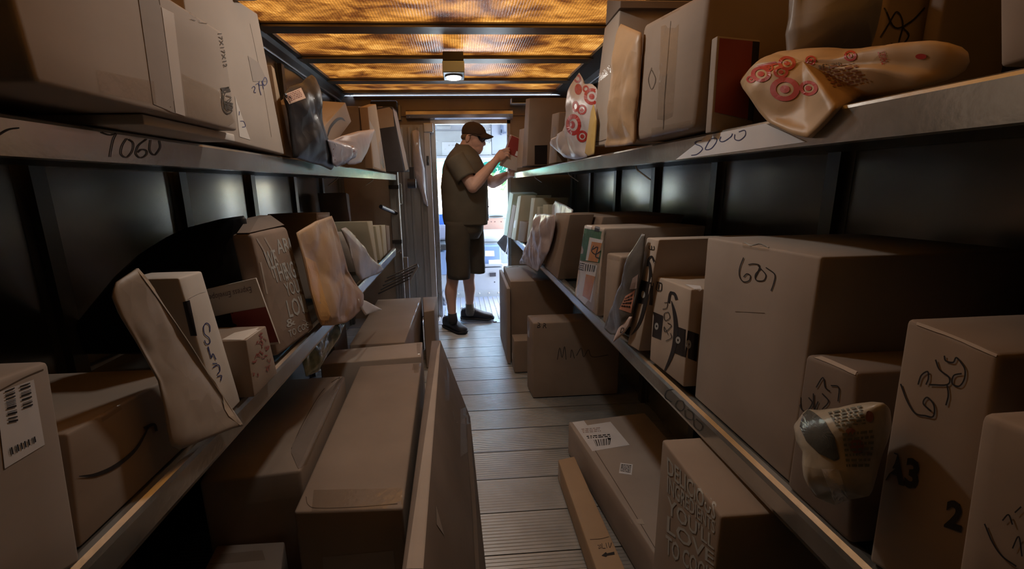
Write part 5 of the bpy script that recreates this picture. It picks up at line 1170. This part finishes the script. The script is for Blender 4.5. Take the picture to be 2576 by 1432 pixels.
ms = to.modifiers.new('s', 'SMOOTH'); ms.factor = .5; ms.iterations = 3
bpy.context.view_layer.update()
dg = bpy.context.evaluated_depsgraph_get()
ev = bpy.data.meshes.new_from_object(to.evaluated_get(dg))
bv_ = [v.co.copy() for v in ev.vertices]; bf_ = [tuple(p.vertices) for p in ev.polygons]
bpy.data.objects.remove(to); bpy.data.meshes.remove(ev)
body = mk('body', bv_, bf_, skin, man, smooth=True)
BV[man.name] = BVHTree.FromPolygons(bv_, bf_)
# eyes (behind the sunglasses)
for s in (-1, 1): mk('eye', *ell(pt(1211, 352.5, Yc)+V((-.004, s*.032, 0)), (.0115,)*3, 14, 10), plain('eye_white', (.7, .68, .66), .2), man, smooth=True)
# mouth line
mk('mouth', *tube([pt(1213.6, 372.4, Yc), pt(1211.5, 372.6, Yc-.014), pt(1208, 373.4, Yc-.024)], .0016, 6), plain('lip_shadow', (.22, .07, .06), .6), man)
# hair at the nape and temple, close-cropped
hr = noisy('cropped_hair', (.12, .075, .045), (.20, .13, .085), scale=60, rough=(.8, .9))
mk('hair', *merge([ell(pt(1178, 345, Yc), (.062, .0765, .040), 24, 14)]), hr, man, smooth=True)
# cap
capc = pt(1192, 337, Yc)
rg = []
for t in range(0, 10):
    a = t/9*PI/2*.985
    rz = math.sin(a); rr = math.cos(a)
    rg.append((pt(1193, 337, Yc)+V((-.006*rz, 0, .096*rz)), V((.104*rr**.9+.001, 0, -.010*rr)), V((0, .086*rr**.9+.001, 0))))
cap = mk('cap', *loft([(rg[0][0]-V((0, 0, .012)), rg[0][1]*.99, rg[0][2]*.99)]+rg, 32), cap_m, man, smooth=True)
# brim
vs = []; m = 14
for th_ in (0, .004):
    for i in range(m+1):
        a = -PI/2*.92+PI*.92*i/m
        c0 = pt(1193, 338, Yc)
        r1 = V((.100*math.cos(a), .084*math.sin(a), 0)); 
        bend = -.030*(abs(math.sin(a))**1.6)
        vs.append(c0+V((r1.x, r1.y, .006+bend*.4+th_)))
        ext = .062*max(0, math.cos(a))**.55
        vs.append(c0+V((r1.x+ext, r1.y*.93, -.022*(ext/.062)+bend+th_)))
fs = []
for i in range(m): fs += [(2*i, 2*i+1, 2*i+3, 2*i+2), tuple(reversed([2*(m+1)+2*i, 2*(m+1)+2*i+1, 2*(m+1)+2*i+3, 2*(m+1)+2*i+2])), (2*i+1, 2*(m+1)+2*i+1, 2*(m+1)+2*i+3, 2*i+3)]
mk('cap_brim', vs, fs, cap_m, man, smooth=True)
mk('cap_button', *ell(rg[-1][0], (.008, .008, .004), 10, 6), cap_m, man)
mk('cap_badge', *ell(pt(1214, 322, Yc-.01)+V((.004, 0, 0)), (.004, .02, .012), 10, 6), plain('gold_thread', (.45, .28, .04), .5), man)
# sunglasses
sg = plain('sunglass_lens', (.008, .010, .016), .08, coat=.5); sf = plain('sunglass_frame', (.012, .011, .012), .3)
for s in (-1, 1):
    yy = Yc+s*.040
    L = [pt(1199, 343.5, Yc), pt(1221, 347, Yc), pt(1218, 354, Yc), pt(1211, 359, Yc), pt(1204, 353, Yc)]
    P2 = []
    for p, dy in zip(L, (.036, -.006, -.006, .004, .028)): P2.append(V((p.x+.003, Yc+s*(.050+dy), p.z-.003)))
    base = [p+V((.003, s*.003, 0)) for p in P2]; back = [p-V((.002, s*.002, 0)) for p in P2]
    fs = [(0, 1, 2, 3, 4), (9, 8, 7, 6, 5)]+[(i, 5+i, 5+(i+1) % 5, (i+1) % 5) for i in range(5)]
    mk('sunglass_lens', base+back, fs, sg, man)
    mk('temple_arm', *tube([pt(1177, 344, Yc)+V((0, s*.082, 0)), pt(1188, 342, Yc)+V((0, s*.081, 0)), pt(1201, 345, Yc)+V((0, s*.076, 0))], [.0025, .003, .005], 8), sf, man)
mk('nose_bridge', *tube([pt(1220, 348, Yc)+V((0, -.03, 0)), pt(1221, 348, Yc), pt(1220, 348, Yc)+V((0, .03, 0))], .004, 8), sf, man)
# shirt
def cloth(vs, fs, amp=.006, fr=7, seed=0):
    sdv = V((seed, seed*2, seed*3)); me = bpy.data.meshes.new('t'); me.from_pydata(vs, [], fs); me.update()
    nn = [v.normal.copy() for v in me.vertices]; bpy.data.meshes.remove(me)
    out = []
    for v, n_ in zip(vs, nn):
        k = (1-abs(noise.noise(V((v.x*fr, v.y*fr, v.z*fr*.6))+sdv))*2.4)*.6+noise.noise(v*fr*2.2+sdv)*.5
        out.append(v+n_*k*amp)
    return out, fs
def prof(rows, Y0, n=40, ex=2.3, ysh=None):
    rg = []
    R2 = []
    for i in range(len(rows)-1):
        a, b = rows[i], rows[i+1]
        for k in range(4): t = k/4; R2.append([a[j]*(1-t)+b[j]*t for j in range(len(a))])
    R2.append(list(rows[-1]))
    for r in R2:
        y, a, b, wd = r[:4]; yy = r[4] if len(r) > 4 else Y0
        p, q = pt(a, y, yy), pt(b, y, yy); rg.append(((p+q)/2, (q-p)/2, V((0, wd, 0))))
    return loft(rg, n, True, ex)
tor = [(563, 1118, 1226, .185), (545, 1114, 1226, .19), (508, 1112, 1226, .195), (470, 1109.5, 1224, .20), (448, 1110.5, 1223, .205), (425, 1114, 1221, .212), (408, 1119, 1214, .212), (394, 1126, 1205, .195), (382, 1134.5, 1197, .150), (373, 1142, 1189, .105), (366, 1147, 1183, .082)]
A_ = cloth(*prof(tor, Yc), amp=.007, fr=6, seed=1)
NE2 = NS.lerp(NE, .82)
def sleeve(S, Edir, r0, r1, seed):
    d = (Edir-S).normalized(); u = d.orthogonal().normalized(); w_ = d.cross(u)
    rg = []
    for i in range(11):
        t = i/10; c = S.lerp(Edir, t)-d*.02; r = r0+(r1-r0)*t; rg.append((c, u*r, w_*r))
    # hollow hem
    c, uu, ww = rg[-1]; rg.append((c-d*.004, uu*.93, ww*.93)); rg.append((c-d*.04, uu*.8, ww*.8))
    return cloth(*loft(rg, 30), amp=.005, fr=9, seed=seed)
S1 = sleeve(NS+V((-.015, .02, .01)), NE2+V((-.015, 0, .005)), .088, .082, 4)
S2 = sleeve(FS+V((-.02, -.02, .01)), FS.lerp(FE, .62), .088, .080, 5)
shirt = mk('shirt', *merge([A_, S1, S2]), shirt_m, man, smooth=True)
# collar: stand and two points
rg = []
for i, (ox, oz) in enumerate(((-.0, -.0), (.0, .03))):
    p, q = pt(1146, 368, Yc), pt(1187, 398, Yc)
    rg.append(((p+q)/2+V((0.004*i, 0, oz)), (q-p)/2*(1.0-.06*i), V((0, .080-.004*i, 0))))
r2 = [((c-V((0, 0, .0))), u*1.10, v*1.14) for c, u, v in rg[:1]]
vs, fs = loft([r2[0], rg[1], (rg[1][0], rg[1][1]*.93, rg[1][2]*.93), (rg[0][0], rg[0][1]*.93, rg[0][2]*.93)], 32, False)
mk('collar', vs, fs, noisy('collar_cloth', (.10, .082, .058), (.13, .108, .078), scale=6, rough=(.75, .85), bump=.3, bscale=160, bdist=.0008, spec=.2), man, smooth=True)
for s in (-1, 1):
    q4 = [pt(1178, 382, Yc)+V((0, s*.070, .004)), pt(1192, 396, Yc)+V((.0, s*.030, 0)), pt(1186, 409, Yc)+V((0, s*.085, 0)), pt(1170, 394, Yc)+V((0, s*.105, .0))]
    mk('collar_point', *rbox_geo(q4, V((.004, s*.006, .003)), .002), MC['collar_cloth'], man)
mk('undershirt', *ell(pt(1187, 394, Yc), (.012, .035, .02), 12, 8), M_LABEL, man)
mk('placket', *tube([pt(1197, 397, Yc), pt(1215, 415, Yc), pt(1222, 432, Yc), pt(1225, 470, Yc), pt(1227, 520, Yc), pt(1227, 555, Yc)], .007, 8), shirt_m, man)
for x, y in ((1216, 416), (1223, 436), (1226, 480), (1228, 520)): mk('button', *ell(pt(x+1.5, y, Yc), (.003, .006, .006), 8, 6), plain('button_dark', (.05, .04, .03), .3), man)
mk('pocket_pen', *tube([pt(1214, 420, Yc-.06), pt(1216, 426, Yc-.06)], .004, 6), rivm, man)
# shorts
near = [(556, 1119, 1186, .12, 3.86), (600, 1120.5, 1184, .125, 3.84), (650, 1122, 1183, .122, 3.83), (698, 1126, 1182, .115, 3.82), (699, 1130, 1178, .105, 3.82), (690, 1134, 1172, .08, 3.82)]
far = [(556, 1145, 1216, .12, 4.0), (600, 1158, 1218.5, .115, 4.02), (650, 1168, 1220.5, .112, 4.04), (684, 1176, 1220.5, .11, 4.05), (685, 1180, 1216, .10, 4.05), (676, 1184, 1210, .08, 4.05)]
hip = [(552, 1121, 1216, .17, 3.93), (580, 1121, 1214, .175, 3.93), (598, 1130, 1205, .14, 3.93)]
mk('shorts', *merge([cloth(*prof(near, 3.84, ex=2.5), amp=.007, fr=8, seed=7), cloth(*prof(far, 4.03, ex=2.4), amp=.007, fr=8, seed=8), prof(hip, 3.93)]), short_m, man, smooth=True)
mk('belt', *loft([(pt(1168, 560, Yc), V((.165, 0, 0)), V((0, .178, 0))), (pt(1168, 549, Yc), V((.165, 0, 0)), V((0, .178, 0)))], 32), plain('belt_black', (.015, .015, .015), .5), man)
k_ = mk('key_holder', *loft([(pt(1187, 574, 3.80), V((.006, 0, 0)), V((0, .012, 0))), (pt(1188, 580, 3.80), V((.014, 0, 0)), V((0, .012, 0))), (pt(1189.5, 590, 3.80), V((.019, 0, 0)), V((0, .012, 0))), (pt(1190, 595, 3.80), V((.010, 0, 0)), V((0, .01, 0)))], 16), plain('black_leather', (.012, .012, .012), .35), man, smooth=True)
mk('key_clip', *tube([pt(1187, 562, 3.80), pt(1187.5, 575, 3.80)], .004, 8), rivm, man)
# socks
sock = noisy('grey_sock', (.14, .13, .11), (.20, .19, .16), scale=20, rough=(.8, .9), bump=.4, bscale=120)
for p_, q_, mm, nm in ((pt(1181.7, 765, 4.10), pt(1182.5, 786, 4.10), sock, 'far'), (pt(1138, 789, 3.777), pt(1139, 806, 3.77), plain('dark_sock', (.03, .03, .03), .8), 'near')):
    mk('sock', *loft([(p_+V((0, 0, .004)), V((.0385, 0, 0)), V((0, .0385, 0))), (p_.lerp(q_, .5), V((.040, 0, 0)), V((0, .040, 0))), (q_, V((.044, 0, 0)), V((0, .042, 0))), (q_-V((0, 0, .03)), V((.036, 0, 0)), V((0, .030, 0)))], 20), mm, man, smooth=True)
# shoes
def shoe(heel, toe, z0=0.0):
    L = (toe-heel); L.z = 0; ln = L.length; d = L.normalized(); w_ = V((-d.y, d.x, 0)); up = V((0, 0, 1))
    rows_ = [(-.03, .018, .070, .030), (0, .034, .098, .040), (.10, .041, .108, .046), (.22, .043, .112, .049), (.36, .041, .108, .052), (.46, .043, .098, .044), (.58, .048, .084, .036), (.72, .052, .070, .028), (.85, .050, .064, .024), (.94, .042, .054, .020), (1.0, .018, .030, .016)]
    rg = []
    for t, hw, top_, _ in rows_:
        z = (top_+.016)/2; rg.append((heel+d*(ln*t)+up*(z0+z), w_*hw, up*((top_-.016)/2+.004)))
    up_m = loft(rg, 22, True, 2.4)
    s_ = mk('shoe', *up_m, shoe_m, man, smooth=True)
    sr = []
    for t, hw, _, _ in rows_: sr.append((heel+d*(ln*t*1.03-.005)+up*(z0+.0135+(.006 if t > .9 else 0)), w_*(hw+.004), up*.012))
    mk('sole', *loft(sr, 20, True, 4), plain('sole_black', (.02, .02, .025), .6), s_, smooth=True)
    for i in range(5):
        t = .40+i*.055; zz = z0+.112-i*.009
        mk('lace', *tube([heel+d*(ln*t)+w_*.022+up*(zz-.008), heel+d*(ln*t)+up*(zz+.002), heel+d*(ln*t)-w_*.022+up*(zz-.008)], .0024, 6), plain('lace_grey', (.20, .21, .27), .6), s_)
    mk('lace_bow', *tube([heel+d*(ln*.40)+up*(z0+.112), heel+d*(ln*.44)-w_*.03+up*(z0+.112), heel+d*(ln*.50)-w_*.038+up*(z0+.085), heel+d*(ln*.44)-w_*.012+up*(z0+.104)], .0022, 6), plain('lace_grey', (.20, .21, .27), .6), s_)
    mk('pull_loop', *tube([heel+up*(z0+.085), heel-d*.012+up*(z0+.105), heel+d*.006+up*(z0+.108)], .003, 6), shoe_m, s_)
shoe(onZ(1121, 822, 0), onZ(1170, 842, 0))
shoe(onZ(1163, 799, 0)+V((0, -.055, .006)), onZ(1240, 800, 0)+V((0, -.085, .006)))
# red box held in the hands
q = [pt(1258, 417, 3.80), pt(1300, 431, 3.80), pt(1314, 351, 3.80), pt(1286, 339, 3.80)]
o = package('red_box', 'red, white and cream printed box held up by the man at the doorway', 'box', q, (-.006, .032, .004), K('cream') if False else noisy('pale_box_card', (.50, .42, .36), (.56, .48, .42)), r=.002, bulge=0)
rp = plain('dark_red_print2', (.27, .03, .025), .5)
decal(o, [(1287.5, 341), (1313, 352), (1304, 397), (1271, 384)], rp, 'red_panel', 5)
decal(o, [(1299, 380), (1308, 382), (1306, 395), (1295, 391)], M_LABEL, 'white_stripe', 2, off=.0014)
decal(o, [(1283, 343), (1286, 341), (1269, 382), (1267, 386)], rp, 'red_side', 3)
